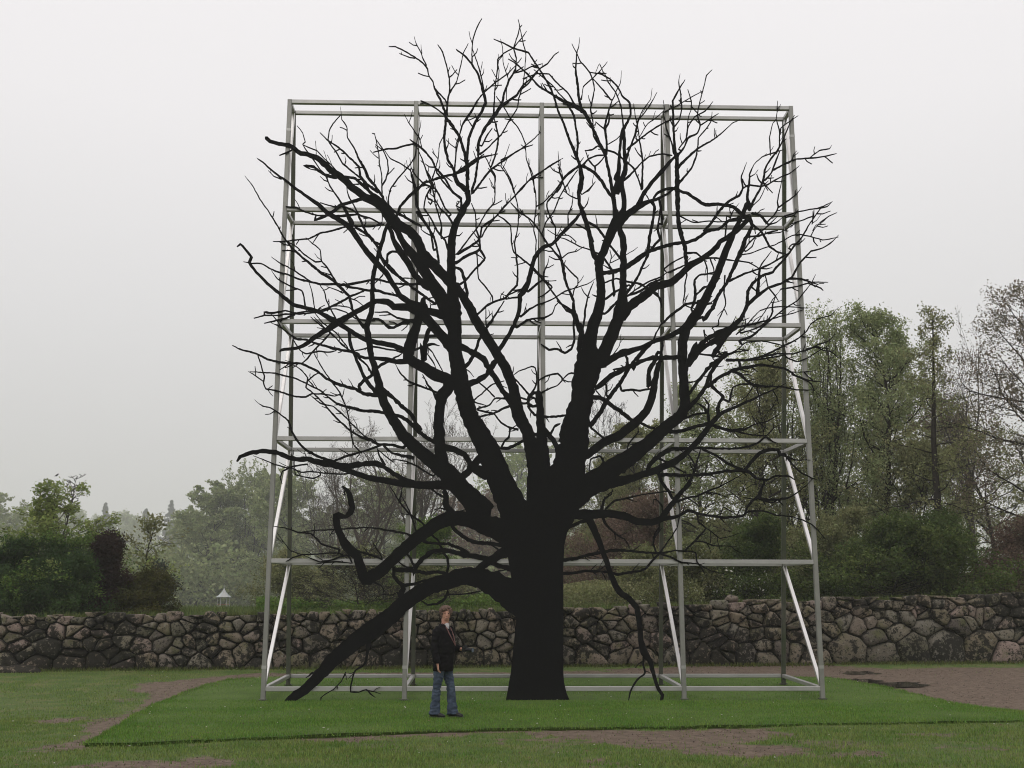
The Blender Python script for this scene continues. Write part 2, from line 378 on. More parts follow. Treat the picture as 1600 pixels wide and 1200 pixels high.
# a few boulders: remove neighbours
for _ in range(170): x = rng.uniform(X0, X1); seeds.append((x, rng.uniform(.12, .98) * wall_h(x), 1.0))
SX = np.array([(s[0], s[1]) for s in seeds])
keep = np.ones(len(SX), bool)
bould = [(11.4, .48, .62), (12.45, .58, .62), (13.65, .55, .68), (9.5, .45, .75), (-12.3, .6, .4), (-9.9, .65, .35), (2.0, .9, .3), (4.2, .62, .4), (-4.5, .5, .4), (7.6, .45, .45), (-1.6, .7, .4), (-7.2, .45, .4), (16.4, .5, .5)]
for bx, bz, br in bould: keep &= np.hypot(SX[:, 0] - bx, (SX[:, 1] - bz)) > br * .95
SX = np.concatenate([SX[keep], np.array([(b[0], b[1]) for b in bould])])
# drop near-duplicates
k2 = np.ones(len(SX), bool)
for i in range(len(SX) - len(bould)):
    d = np.hypot((SX[:, 0] - SX[i, 0]) * .8, SX[:, 1] - SX[i, 1]); d[i] = 9
    if ((d < .105) & k2).any(): k2[i] = False
SX = SX[k2]
def clip(poly, nrm, c):
    out = []; n = len(poly)
    for i in range(n):
        p, q = poly[i], poly[(i + 1) % n]; dp = p @ nrm - c; dq = q @ nrm - c
        if dp <= 0: out.append(p)
        if (dp < 0) != (dq < 0) and dp != dq: out.append(p + (q - p) * (dp / (dp - dq)))
    return out
def offset(poly, d):
    res = [p.copy() for p in poly]; n = len(poly); c = sum(poly) / n
    big = [c + np.array(v) for v in ((-3, -3), (3, -3), (3, 3), (-3, 3))]
    for i in range(n):
        e = poly[(i + 1) % n] - poly[i]; L = np.hypot(*e)
        if L < 1e-5: continue
        nr = np.array((e[1], -e[0])) / L
        big = clip(big, nr, poly[i] @ nr - d)
        if len(big) < 3: return None
    return big
cells = []
for i, s in enumerate(SX):
    h = wall_h(s[0])
    top = h + .05 * noise.noise((s[0] * 1.7, 0, 0)) + rng.uniform(-.09, .06)
    poly = [s + np.array(v) for v in ((-.9, -.9), (.9, -.9), (.9, .9), (-.9, .9))]
    poly = clip(poly, np.array((0., 1.)), top); poly = clip(poly, np.array((0., -1.)), .06) if poly else poly
    dd = np.hypot((SX - s)[:, 0] * .7, (SX - s)[:, 1])
    for j in np.argsort(dd)[1:26]:
        d = (SX[j] - s) * np.array((.55, 1)); L = np.hypot(*d); nr = d / L
        poly = clip(poly, nr, ((s + SX[j]) / 2) @ nr)
        if len(poly) < 3: break
    if len(poly) < 3: continue
    p2 = offset(poly, rng.uniform(.003, .024))
    if p2 is None or len(p2) < 3: continue
    A = .5 * abs(sum(p2[k][0] * p2[(k + 1) % len(p2)][1] - p2[(k + 1) % len(p2)][0] * p2[k][1] for k in range(len(p2))))
    if A < .006: continue
    for w_ in (.14, .25):   # knock the corners off unevenly
        if len(p2) < 14:
            q2 = []
            for k in range(len(p2)):
                w1, w2 = w_ * rng.uniform(.4, 1.5), w_ * rng.uniform(.4, 1.5); A_, B_ = p2[k], p2[(k + 1) % len(p2)]
                q2 += [A_ * (1 - w1) + B_ * w1, A_ * w2 + B_ * (1 - w2)]
            p2 = q2
    cc_ = sum(p2) / len(p2); p2 = [cc_ + (p - cc_) * (1 + .15 * noise.noise((p[0] * 9, p[1] * 9, i))) for p in p2]
    cells.append((A, p2))
cells.sort(key=lambda c: -c[0])
def stone_geo(A, p2):
    P2 = np.array(p2); c = P2.mean(0); sz = math.sqrt(A); n = len(P2); seed = rng.uniform(0, 99)
    rings = [(1.0, .34), (1.0, .04), (.955, -.005 - .02 * sz), (.84, -.03 - .05 * sz), (.45, -.035 - .07 * sz)]
    tilt = rng.uniform(-.25, .25, 2); V = []
    push = rng.uniform(-.07, .07)
    for s_, y in rings:
        for p in P2:
            q = c + (p - c) * s_
            nn = noise.noise((q[0] * 5 + seed, q[1] * 5, s_ * 3)) * .06 * (1 if s_ < 1 else .3)
            yy = y + (nn + (q[0] - c[0]) * tilt[0] * .5 + (q[1] - c[1]) * tilt[1] * .5 if y < .2 else 0) + push
            V.append((q[0] - c[0], yy, q[1] - c[1]))
    V.append((0, -.04 - .075 * sz + push, 0)); F = []
    for r_ in range(4):
        for k in range(n):
            a, b = r_ * n + k, r_ * n + (k + 1) % n; F.append((a, b, b + n, a + n))
    T = [(4 * n + k, 4 * n + (k + 1) % n, 5 * n) for k in range(n)]
    return c, np.array(V), F, T
SLOPE = math.atan(.105)
SV, SF, ST, off = [], [], [], 0
for i, (A, p2) in enumerate(cells):
    c, V, F_, T_ = stone_geo(A, p2)
    loc = Vector((c[0], wall_y(c[0]), c[1] + gz_front(wall_y(c[0]))))
    ang = SLOPE
    # faces wind so that normals point to the viewer (-y)
    if i < 298:
        me = npmesh('stone', V, F_, SM, True, tri=T_)
        o = link('stone', me, wall, loc); o.rotation_euler = (0, 0, ang)
    else:
        ca, sa = math.cos(ang), math.sin(ang); W_ = V.copy(); W_[:, 0] = V[:, 0] * ca - V[:, 1] * sa; W_[:, 1] = V[:, 0] * sa + V[:, 1] * ca
        SV.append(W_ + np.array(loc)); SF += [tuple(k + off for k in f) for f in F_]; ST += [tuple(k + off for k in f) for f in T_]; off += len(V)
if SV:
    o = link('small_stones', npmesh('small_stones', np.concatenate(SV), SF, SM, True, tri=ST), wall); o['kind'] = 'stuff'
    o['label'] = 'small stones wedged between the larger ones'
# earth core behind the faces
xsr = np.linspace(X0, X1, 150); V = []; F_ = []
for x in xsr:
    y = wall_y(x); z0 = gz_front(y) - .2; zt = wall_top(x) - .1 + .03 * noise.noise((x * 2, 1, 0))
    V += [(x, y + .10, z0), (x, y + .13, zt), (x, y + .95, zt), (x, y + 1.0, z0)]
for k in range(len(xsr) - 1):
    a = 4 * k; F_ += [(a, a + 4, a + 5, a + 1), (a + 1, a + 5, a + 6, a + 2), (a + 2, a + 6, a + 7, a + 3)]
link('core', npmesh('core', V, F_, CM, False), wall)
# little rock at far left
rx_, ry_ = ground_pt(22, 1050)
o = link('boulder', rock_mesh('boulder', .75, .4, .16, SM, 3.), loc=(rx_, ry_, gz_front(ry_) + .02)); tag(o, 'low half buried rock in the grass at the left edge', 'rock')
def small_rock(px, s, lab):
    x = at(px, 32); y = wall_y(x) + .5
    o = link('capstone', rock_mesh('capstone', s, s * .8, s * .55, SM, px), loc=(x, y - .2, wall_top(x) + s * .3)); tag(o, lab, 'stone')
small_rock(996, .13, 'loose round stone on the wall top right of the trunk')
small_rock(1148, .2, 'loose flat stone on the wall top between the right posts')

HAZE = 0.00075
STROKES = """
# limbs: '*' prefix
*H 640,1250,200 525,1000,165 445,800,145 335,600,110 285,420,112 243,200,88 238,0,92 235,-100,85 222,-200,62 218,-350,54 222,-500,52 245,-600,40 285,-670,36 325,-750,34 320,-810,36
*H 770,1150,130 745,900,110 695,700,75 635,590,85 620,480,72 600,400,62 560,300,62 500,205,60 430,90,62 375,0,60 325,-95,58 280,-170,50 245,-220,50
*H 800,1150,140 785,850,100 782,700,60 775,600,50 770,500,42 762,450,36
*H 930,1150,180 960,900,200 985,780,190 990,700,185 1010,600,160 1035,500,140 1048,400,155 1075,300,175 1090,230,130 1085,150,85 1100,50,75 1120,0,75 1150,-100,62 1155,-200,55 1145,-300,50 1145,-360,50 1180,-450,50 1220,-550,60 1255,-620,70
*H 1140,270,110 1180,190,80 1220,100,82 1260,0,78 1275,-60,85 1290,-110,70 1290,-180,48 1295,-280,42 1295,-400,42 1295,-500,42 1275,-560,36 1255,-620,44
*F 80,780,80 130,720,62 220,650,55 300,590,50 400,560,45 470,500,42 520,450,42 600,410,32 680,340,34 700,310,30 780,260,30 850,200,28 880,150,36
*I -300,980,170 -150,860,150 0,745,130 120,670,110 250,570,90 370,460,76 450,400,72 480,340,66 475,230,62 470,130,60 465,30,62 465,-60,60 490,-150,64 540,-220,66 590,-300,60 640,-400,50 690,-510,45 730,-620,45 760,-690,40 800,-780,28 840,-860,26 875,-940,34 885,-890,20
*H 1060,850,50 1170,765,55 1270,720,58 1370,640,58 1440,570,50 1475,480,48 1490,400,44 1500,330,30 1512,270,26
*I -120,850,120 -20,820,100 100,800,62 200,770,45 300,740,50 400,690,50 480,640,40 530,590,40 600,510,40 640,450,36 700,390,28 780,350,20 850,320,18 930,280,14 1020,240,10 1110,195,7
*K 760,210,70 900,215,60 1000,210,50 1100,225,50 1180,258,45 1270,265,45 1330,240,42 1400,150,30 1450,90,18 1520,20,12
*K 880,240,50 930,350,40 980,480,32 1020,600,35 1070,700,40 1130,740,38 1180,800,36 1195,900,32 1205,1000,34 1225,1080,50 1262,1130,32 1275,1180,26 1292,1240,22 1315,1310,22 1340,1345,22 1332,1388,20
*J 1680,760,230 1600,720,200 1500,660,160 1400,615,130 1300,600,112 1200,630,108 1080,670,100 1000,720,98 920,775,100 840,850,110 740,925,115 640,990,110 560,1060,100 480,1125,92 430,1185,80 360,1260,70 300,1310,62 250,1345,62 210,1370,45 180,1386,16
*J 1600,330,200 1500,300,150 1400,270,110 1300,240,100 1200,240,90 1130,270,85 1050,330,80 970,390,80 900,450,75 830,520,72 780,570,78 720,605,80 680,620,76 655,560,62 630,480,58 570,420,65 530,350,45 502,280,44 500,225,44 515,222,44 560,230,26 590,205,40 600,170,40 590,110,36 568,65,28 540,42,14
*G 1620,1200,160 1500,1075,130 1400,960,125 1300,885,90 1200,800,85 1120,720,75 1060,630,65 1000,520,60 970,420,55 950,330,45 920,230,36 905,130,42 890,40,36 925,-70,32 925,-200,28 935,-300,28 960,-400,26 990,-500,24 1010,-570,22 1030,-610,24
*G 1400,1000,100 1370,930,82 1350,800,76 1340,650,66 1350,530,62 1360,480,76 1400,420,76 1400,370,74 1330,345,76 1260,305,70 1190,265,64 1150,235,74 1155,180,74 1180,100,72 1205,30,52 1225,-40,50
*D 1440,800,60 1370,715,62 1300,650,66 1240,580,62 1205,500,58 1160,445,58 1090,400,60 1040,360,75 1000,305,62 950,262,55 880,232,48 820,185,46 760,130,44 690,80,42 620,20,38 580,-15,34 540,-32,30 480,-45,28 440,-70,28 400,-95,26 340,-105,22 285,-118,22 262,-140,24
*D 1440,1050,90 1390,930,100 1350,850,90 1310,790,80 1270,720,70 1220,650,66 1180,590,60 1140,550,50 1110,500,40 1080,440,36 1050,395,36
*D 1400,985,60 1310,950,48 1200,940,55 1150,920,52 1060,915,45 1020,885,42 950,880,32 900,905,32 830,945,34 770,980,36 700,1020,48 640,1060,36 560,1110,30 510,1150,26 450,1175,20 400,1180,20 360,1185,18 345,1195,10
*D 1260,925,50 1160,890,44 1100,850,36 1060,780,34 1010,700,38 940,630,42 860,530,36 805,440,40 760,400,36 700,360,32 640,325,30 590,275,26 540,245,22 500,215,18 440,170,18 400,140,16 330,90,12 270,40,10 225,0,8 205,-12,5
*G 1150,220,50 1120,185,34 1060,160,34 960,140,34 890,125,30 830,95,30 760,50,30 680,0,40 620,-35,28 570,-60,26 500,-80,24 430,-100,26 390,-130,26 340,-170,22 270,-230,20 200,-300,18 155,-360,20 170,-395,20 130,-445,16 100,-475,16 80,-460,10
*G 1180,1020,44 1130,1000,32 1060,960,28 1000,920,30 950,895,40 860,900,34 760,915,40 680,905,44 600,890,40 520,870,34 450,870,28 380,850,30 320,825,30 240,820,28 160,830,26 100,855,22 80,882,12
*G 1430,1035,60 1320,1030,56 1200,1030,48 1100,1020,45 1000,1000,40 900,985,36 800,950,34 720,920,34
# D twigs
D 1270,790,50 1190,720,36 1150,640,40 1100,570,45 1060,500,30 1030,420,26
D 890,1050,24 870,1040,24 840,1000,16 800,930,18 780,850,18 720,790,20 680,750,20 600,700,18 540,650,16 480,600,14 420,545,14 370,480,12 320,390,10 270,310,8 220,240,8 180,165,7 130,100,5
D 1000,400,10 900,415,10 800,410,10 740,420,10 660,445,10 600,455,10 530,490,8 450,497,8 380,508,7 305,508,5
D 720,790,14 690,750,14 650,680,12 607,630,8 600,560,8 550,520,7 510,485,5
D 607,632,8 570,635,9 500,590,9 450,540,8 380,500,8
D 1240,775,16 1150,775,14 1050,770,12 960,745,14 900,752,14 840,765,14 760,780,20 700,775,16 600,775,14 540,760,12 470,745,12 410,720,10 340,700,10 290,680,9 230,645,8 175,645,7 120,635,5
D 540,760,10 500,730,9 420,680,8 350,645,7 295,605,5
D 505,920,10 500,870,9 485,815,10 430,795,10 380,770,8 330,740,8 295,690,6
D 770,1170,8 700,1080,8 620,1020,7 570,960,6 560,900,7 550,830,7 530,765,7
D 710,1010,9 680,960,10 640,880,9 625,820,8 590,770,7
D 1100,850,14 1020,835,14 960,815,16 900,815,14 830,800,12 760,790,14
D 740,830,8 700,810,6 640,790,5
D 870,820,10 790,850,12 740,880,14 680,910,12 600,940,8 520,945,8 440,955,8 380,940,8 300,955,12 250,950,12
D 650,935,10 580,950,10 480,960,9 400,962,9 330,970,8 250,970,8 185,988,7
D 440,965,9 390,985,10 310,1005,10 250,1020,8
D 520,1120,10 460,1120,12 410,1090,8 360,1050,8 320,990,7 285,955,6
D 780,860,6 830,880,6 880,920,6
D 800,935,6 780,920,6 720,910,6 650,915,6
D 820,990,8 760,950,7 700,930,7 640,930,7
D 700,110,18 640,95,18 600,75,14 560,40,16 500,35,12
D 1230,415,14 1180,385,14 1120,350,14 1050,310,16 990,250,18 930,210,16 870,160,18 820,115,16 760,105,14 690,100,14
D 800,400,34 770,340,24 740,280,14 700,220,10 660,160,10 630,90,10 600,60,7 560,0,8 520,-50,8 490,-100,7 505,-115,7 490,-170,6 455,-215,5
D 890,235,25 850,245,20 800,260,18 730,280,20 680,320,18 630,350,16 565,375,12
D 640,345,9 580,345,8 510,325,9 450,295,10 385,290,8
D 980,400,10 920,365,9 850,345,10 800,310,10 750,290,8 680,290,8 600,265,7
D 880,355,10 830,340,10 760,345,14 700,350,14 640,345,12
D 1160,780,14 1100,740,14 1050,680,16 990,620,16 970,560,18 930,500,18 880,440,16 850,370,14 820,300,10 780,230,9 765,165,9
D 980,530,12 940,510,14 880,455,16 820,420,14
D 970,600,8 1000,660,8 990,720,8 940,770,8
D 1100,575,14 1050,570,14 1020,590,14 1020,640,14
D 1320,900,14 1250,850,14 1170,790,14 1100,730,14 1050,700,16 1000,640,16
D 1075,350,18 1100,290,16 1160,220,18 1210,180,18 1250,140,16 1300,125,14 1370,100,14 1430,90,14 1500,65,12 1530,40,12 1600,-10,9
D 1310,150,8 1270,210,8 1275,240,12 1300,250,10 1290,275,10 1275,260,8
D 1480,300,8 1450,285,8 1470,260,8 1455,255,6
D 990,300,10 985,400,5
# A
A 720,1090,6 680,1040,6 620,985,6 580,940,6 540,925,6 495,905,5
A 575,960,4 570,880,4
A 1000,1290,24 990,1230,20 950,1170,18 900,1110,20 880,1060,20 840,990,14 810,920,10 770,860,7 765,790,7 735,745,6 732,720,4 725,665,3
A 960,1200,18 880,1140,14 850,1110,10 800,1070,10 740,1020,10 700,950,9 650,880,7 655,820,6 680,770,6 730,715,5
A 970,1260,18 910,1200,18 880,1140,22 850,1100,16 840,1040,14 790,990,12 740,940,10 700,910,10 640,870,8 598,827,6
A 990,1240,9 985,1180,9 985,1100,8 970,1030,8 965,950,7 950,880,7 940,835,7 925,832,6
A 985,1160,9 1010,1120,9 1025,1060,9 1020,1000,8 990,930,8 950,870,7
A 1480,1240,14 1430,1200,14 1370,1100,14 1320,1050,14 1300,1000,12 1250,940,12 1200,900,12 1140,905,9 1080,925,9 1000,932,9 932,950,7
A 1200,1180,9 1180,1110,9 1160,1060,8 1100,1020,6 1040,990,6 1000,935,6
A 1200,900,12 1160,870,10
A 1235,920,6 1220,860,6 1190,820,6 1150,760,5 1125,712,4
A 1030,1290,9 1025,1240,8 1040,1180,8 1080,1120,8 1150,1040,7 1190,980,6 1205,880,6 1220,820,5 1230,752,4
A 1310,1170,10 1290,1110,10 1260,1060,8 1240,1000,8 1205,915,7
A 1200,1100,7 1170,1050,6 1160,985,5
A 1390,730,10 1370,710,8 1330,680,7 1280,650,8 1228,627,8
A 1520,1120,26 1520,1050,22 1500,950,18 1470,850,18 1430,790,20 1390,740,20 1380,700,18 1350,620,14 1315,550,10 1305,510,8 1280,470,8 1270,430,9 1250,400,8 1190,355,7 1130,320,6 1070,290,6 1030,289,4
A 1190,362,5 1150,355,5 1095,332,4
A 1262,405,8 1245,370,7 1230,330,6 1200,270,5 1187,228,4
A 1235,330,5 1230,278,4
A 1390,720,14 1395,640,12 1410,550,10 1405,475,10 1385,390,8 1365,325,8 1335,278,7
A 1410,570,8 1450,515,7 1480,400,6 1495,330,5 1525,270,5
A 1390,640,7 1380,620,7 1320,555,8
A 1440,1100,30 1435,1060,16 1400,1000,16 1375,900,16 1378,820,16 1385,740,16
A 1440,1060,8 1445,1000,7 1450,900,6 1470,840,6 1490,770,6 1550,680,6 1600,605,7
A 1290,1200,8 1300,1120,8 1320,1050,7 1340,970,6 1345,900,6 1370,850,7
A 355,1118,6 310,1100,6 275,1065,5
A 420,938,8 380,955,8 345,970,8
A 1200,1290,14 1195,1200,14 1170,1100,9 1165,1050,7
# B
B 150,390,8 148,300,8 155,240,7 180,170,7 210,115,6
B 115,1210,30 120,1150,22 118,1050,20 120,950,18 130,860,18 160,780,18 205,700,18 232,640,18 230,610,20 210,540,16 185,460,14 145,395,12 100,345,10 50,307,8
B 225,570,8 210,490,8 185,400,7 150,300,6
B 150,1190,18 165,1130,16 180,1050,16 190,980,16 185,910,20 200,860,16 230,800,20 290,720,26 335,650,20 350,580,14 380,500,12 420,430,10 425,360,9 408,300,8 430,230,7 448,170,7 437,120,5
B 448,170,6 462,155,4
B 410,300,5 430,270,5 465,230,5 490,193,4
B 200,960,12 240,930,8 330,840,8 390,740,7 430,680,7 445,600,9 465,540,7 478,440,6 485,330,6 465,250,6 448,170,6
B 825,1200,20 840,1110,20 825,1040,20 800,970,20 760,880,16 730,790,14 690,700,12 660,600,12 620,510,12 570,430,10 530,370,10 500,328,9 405,298,8 350,270,7 285,242,5
B 365,620,5 365,550,5 375,490,5 345,400,5 340,300,5 328,243,4
B 285,700,14 288,620,9 295,530,8 308,430,8 310,370,6 350,330,6 405,300,8
B 295,560,6 310,530,6 318,440,6 310,390,5 315,337,4
B 1030,1200,24 1020,1150,22 1000,1050,18 980,960,20 940,880,20 900,790,18 850,700,28 790,660,28 720,630,20 640,580,12 570,540,10 500,465,10 430,400,8 375,367,5
B 40,1060,10 50,950,8 70,850,8 90,780,7 145,700,8 180,630,9 230,570,8 300,510,7 370,460,6 420,410,6
B 410,455,7 470,440,6 520,415,5 585,397,4
B 320,670,18 360,640,16 430,590,14 460,540,10 520,485,8 570,430,7 620,395,7 660,345,6 692,322,4
B 760,650,8 700,590,5 650,530,5 580,470,5 535,433,4
B 790,650,10 750,580,7 700,535,7 660,495,7 630,462,6 560,458,6 520,470,5 465,490,4
B 440,570,10 500,520,9 570,430,6
B 540,1200,7 530,1090,6 490,1000,6 480,890,6 440,800,6 390,740,6 350,670,6 300,600,7
B 270,1040,10 300,950,12 315,860,12 300,790,10 280,710,10
B 150,1210,14 210,1130,12 270,1055,12 350,1000,9 420,950,7 480,920,7 530,903,5
B 330,1000,8 380,975,8 440,940,6 520,880,6 578,825,4
B 190,905,9 210,910,9 240,850,9 275,800,8
B 410,1200,8 400,1160,8 370,1100,7 330,1035,6 355,980,5 383,900,4
B 290,1200,7 295,1100,7 270,1060,8 250,1010,6 220,965,5
B 50,1080,16 130,1025,16 180,990,14 240,975,8 310,960,6
B 830,665,16 815,600,16 808,510,16 797,440,12 803,340,8 815,290,6 822,233,4
B 940,900,9 910,850,9 905,760,8 890,680,9 905,610,9 915,560,8 905,500,7 885,450,7 825,380,6 800,325,5 773,272,4
B 835,620,6 835,610,6 845,540,6 900,490,6 950,440,5 995,385,4
B 1100,800,20 1140,720,14 1135,640,12 1090,600,9 1060,540,8 1010,490,7 950,460,6 885,450,5
B 1015,620,7 960,550,7 905,490,6
B 1095,800,12 1090,740,9 1080,660,7 1050,580,6 1000,510,6 980,462,5
B 990,960,16 990,880,14 980,790,16 1000,700,12 1020,640,8 1050,570,6 1075,520,5 1085,440,3
B 985,800,12 1005,760,12 1005,700,10
B 1110,1000,16 1130,940,14 1165,850,12 1185,760,9 1220,680,6 1265,620,4 1275,550,3
B 1170,850,10 1190,750,8 1230,700,7 1270,640,7 1305,577,6
B 1210,1180,20 1215,1100,12 1215,1000,12 1200,900,8 1185,790,6 1170,720,5 1160,645,4
B 1200,850,5 1240,780,5 1290,740,5 1350,690,4 1345,625,3
B 1120,930,12 1170,890,12 1220,850,9 1290,800,9 1360,760,8 1440,735,6
B 1350,700,5 1390,680,5 1470,635,5 1530,600,4 1595,565,4
B 1435,1200,26 1430,1120,24 1425,1000,18 1415,900,16 1408,800,14 1408,720,14 1405,630,12 1440,560,10 1480,497,8
B 1415,790,8 1445,750,8 1460,680,8 1455,590,7 1440,510,6 1450,460,4
B 1440,930,8 1490,860,9 1500,740,6 1520,680,6 1520,630,6 1498,557,5
B 1060,1200,34 1080,1130,40 1110,1060,30 1105,1000,24 1102,900,20 1095,810,22
B 1055,1120,44 1065,1050,24 1072,950,18 1080,850,16 1090,800,14
B 1210,1180,10 1190,1120,8 1165,1060,10 1140,1030,10 1090,990,10 1040,950,10 980,935,10 935,910,9 900,935,9 855,940,8
B 680,1200,8 700,1170,10 730,1100,10 780,1060,12 840,1030,14 880,990,10 930,970,9 980,970,8 950,1010,8 915,1040,9 880,1000,8 860,945,8
B 915,1040,9 920,1080,9
B 1040,1240,22 1000,1200,18 960,1130,18 910,1075,18 840,1035,18
B 740,1200,8 715,1130,7 695,1070,6 692,1000,5 687,943,4
B 440,1200,7 520,1110,6 570,1080,6 640,1030,6 718,987,4
B 695,1080,6 660,1065,6 635,1035,6
B 1000,900,5 1050,870,5 1085,835,5
B 890,700,6 905,710,6 930,690,5
B 860,1200,5 880,1190,5 920,1135,4
B 1410,960,9 1400,900,9 1365,800,8 1345,700,6
B 1090,1130,16 1130,1100,14 1210,1015,8 1260,975,8 1340,960,8 1400,970,9
B 805,970,14 810,880,14 800,800,12 785,720,12 750,660,12
# C
C 430,780,16 480,710,12 500,660,14 560,630,10 575,580,9 560,520,8 565,470,7 580,410,6 602,330,6 615,270,7 650,235,4
C 490,650,10 500,590,8 540,530,8 610,490,7 655,433,5
C 560,720,8 565,660,6 600,620,8 640,560,7 650,498,4
C 580,580,7 640,540,6 690,508,4
C 430,860,20 440,840,20 500,780,16 570,720,12 660,670,9 720,620,7 775,570,5 825,547,3
C 440,950,14 520,850,12 550,780,12 560,720,10
C 1015,770,6 1010,660,6 1030,570,5 1052,540,5 1060,430,4
C 1050,760,9 1070,720,7 1072,620,7 1050,540,6
C 1075,640,8 1080,600,7 1130,560,6 1188,522,4
C 885,1110,24 910,1050,16 950,980,14 970,920,14 980,860,12 1010,800,12 1060,740,12 1090,680,9 1115,620,8 1140,560,7 1165,520,6
C 980,925,12 1020,880,10 1050,800,12 1075,740,10
C 885,1110,24 870,1030,18 882,950,12 885,890,10 910,830,6 960,780,6 1030,755,7 1095,735,5
C 1030,860,7 1090,830,7 1140,810,6 1160,765,4
C 1035,860,12 1120,815,8 1180,792,8 1300,785,7 1380,770,6 1428,758,4
C 1260,785,6 1320,740,7 1385,728,6 1398,707,4
C 845,975,8 880,955,8 950,965,9 1000,950,9 1070,910,8 1140,880,8 1195,835,5
C 600,1240,14 640,1200,18 660,1170,18 700,1110,18 750,1060,16 820,1020,16 842,970,12 832,910,10 845,870,7 867,813,4
C 970,900,6 975,950,6 1000,990,4
C 910,1080,7 950,1040,6 980,975,7
C 985,1200,9 1000,1180,9 1040,1140,9 1065,1090,9 1058,1060,7 1070,1000,6 1090,900,4
C 1065,1095,10 1130,1050,9 1180,1010,7 1210,967,4
C 870,1165,28 830,1130,20 790,1095,20 700,1075,18 610,1078,20 560,1050,18 500,1010,18 450,990,14 430,980,14
C 230,1390,16 250,1350,20 262,1260,18 275,1200,20 290,1110,18 280,1060,18 300,1010,16 350,985,16 400,975,14 440,990,14
C 50,1220,50 120,1140,42 190,1090,40 250,1060,24 300,1045,18 370,1010,12 420,970,14
C 190,1080,36 215,1020,26 280,930,22 335,870,26 400,795,16 425,770,12
C 490,1450,26 480,1340,24 455,1260,26 440,1200,26 435,1060,28 432,960,30 430,880,24 430,760,20
C 340,1200,12 330,1100,14 320,1050,14
C 740,1200,8 760,1170,8 780,1120,7 820,1068,4
C 990,1190,12 950,1145,12 900,1130,12
C 1110,1160,6 1170,1140,5 1175,1100,4
C 1100,1150,8 1180,1125,6 1250,1110,6 1320,1100,7 1370,1090,7 1402,1058,4
C 1330,1195,6 1380,1150,6 1430,1128,4
C 1300,1135,6 1340,1135,6 1390,1118,4
C 1275,1200,6 1280,1150,6 1280,1120,4
C 1140,1200,6 1200,1180,6 1280,1150,7
# E
E 320,190,36 265,145,28 240,90,24
E 240,380,14 260,350,14 280,300,14 280,240,18 240,210,12 190,160,10 130,80,10 100,0,10
E 230,400,14 200,350,12 150,300,8 115,240,9 100,170,10 70,90,9 40,0,8
E 220,340,10 180,300,10 150,230,12 120,180,10 50,150,12 0,100,9
E 200,560,14 180,500,12 130,440,12 90,360,10 50,300,10 60,230,9 100,150,9
E 155,480,9 160,420,10 140,340,10 115,260,8 120,170,7 100,100,7
E 140,640,16 130,560,14 110,480,14 60,400,14 0,320,16
E 110,560,14 90,450,14 50,380,12 10,300,14 0,200,12
E 155,490,7 220,470,7 270,470,7 290,450,4
E 250,590,18 320,550,16 380,510,14 400,480,12 410,420,14 450,390,14 500,350,10 580,260,9 650,190,8 720,110,7 800,60,6 900,0,5
E 250,640,20 310,600,16 380,570,16 400,550,14
E 260,580,10 330,490,9 390,410,8 440,320,8 490,260,8 492,160,8 490,100,7 450,50,6
E 310,750,12 360,690,12 410,640,14 430,610,14 400,560,16 395,490,14 375,430,9 370,330,8 345,270,8
E 478,890,8 475,850,8 440,800,8 390,740,8 385,680,8 380,580,9
E 300,900,18 310,880,18 320,830,20 300,750,18 285,690,20 250,670,14
E 270,780,14 310,750,10 350,700,10
E 280,820,8 300,800,8
E 410,480,8 440,420,10 500,350,9 550,290,10 600,240,8 690,140,7 780,80,5
E 985,960,14 940,940,12 900,890,12 850,820,10 800,750,10 740,680,10 680,630,9 610,575,9 595,500,9 590,410,9 550,370,10 510,345,8
E 360,975,12 400,950,12 440,910,14 500,880,12 560,860,14 590,820,14 630,780,14 635,700,12 625,600,12 615,520,10 635,420,8 640,320,9 620,220,7 590,120,7 540,30,5
E 820,520,9 790,470,10 740,400,8 700,360,8 640,320,9 590,265,8
E 745,600,8 750,500,8 735,440,8 740,380,9 750,290,9 745,200,8 720,90,7 690,0,6
E 510,1190,34 530,1170,30 580,1090,26 620,1010,24 645,940,26 650,850,28 680,810,42 700,760,32 720,680,28 740,610,28 790,545,24 850,525,18 900,470,22 970,400,22 1030,330,14
E 650,855,12 600,860,10 560,870,10
E 680,800,14 620,820,10 560,850,10
E 420,1080,14 450,1030,14 500,960,12 550,880,10
E 440,1050,9 435,1000,9 435,920,9
E 440,990,7 475,955,4
E 655,975,16 710,930,12 760,905,10 850,870,7 930,820,9 990,800,6 1080,770,5 1120,740,4
E 630,1045,16 690,1000,14 740,990,12 800,985,12 850,960,8 870,910,7 900,880,6
E 700,820,14 760,770,14 800,740,10
E 730,680,12 790,740,12 850,795,10 800,840,8 760,860,8
E 1025,1300,40 1020,1180,36 1030,1080,32 1000,1000,36 980,950,32 940,920,14 880,880,10
E 985,960,30 985,880,18 950,800,16 930,740,20 920,680,22 910,630,18 870,580,12 840,540,10 800,500,10 790,440,8
E 910,620,12 890,560,9 870,510,10 870,420,8 850,380,9 820,310,8 820,260,9 870,200,9 910,130,9 960,80,9 1020,30,12
E 915,610,7 950,580,6 1000,570,5 1050,540,4
E 980,850,8 990,800,8 1010,780,8 1010,740,8 960,690,8 915,640,8
E 1150,590,9 1090,560,7 1020,540,6 950,500,6 890,480,6
E 1000,510,5 950,470,5 880,470,4 820,435,3
E 910,620,7 870,620,6 830,600,6
E 795,740,8 800,700,12 820,650,6 830,610,6
E 1110,510,6 1100,480,6 1060,430,8 1000,400,8
E 1290,630,14 1250,580,12 1210,530,12 1170,470,14 1130,420,14 1080,390,14
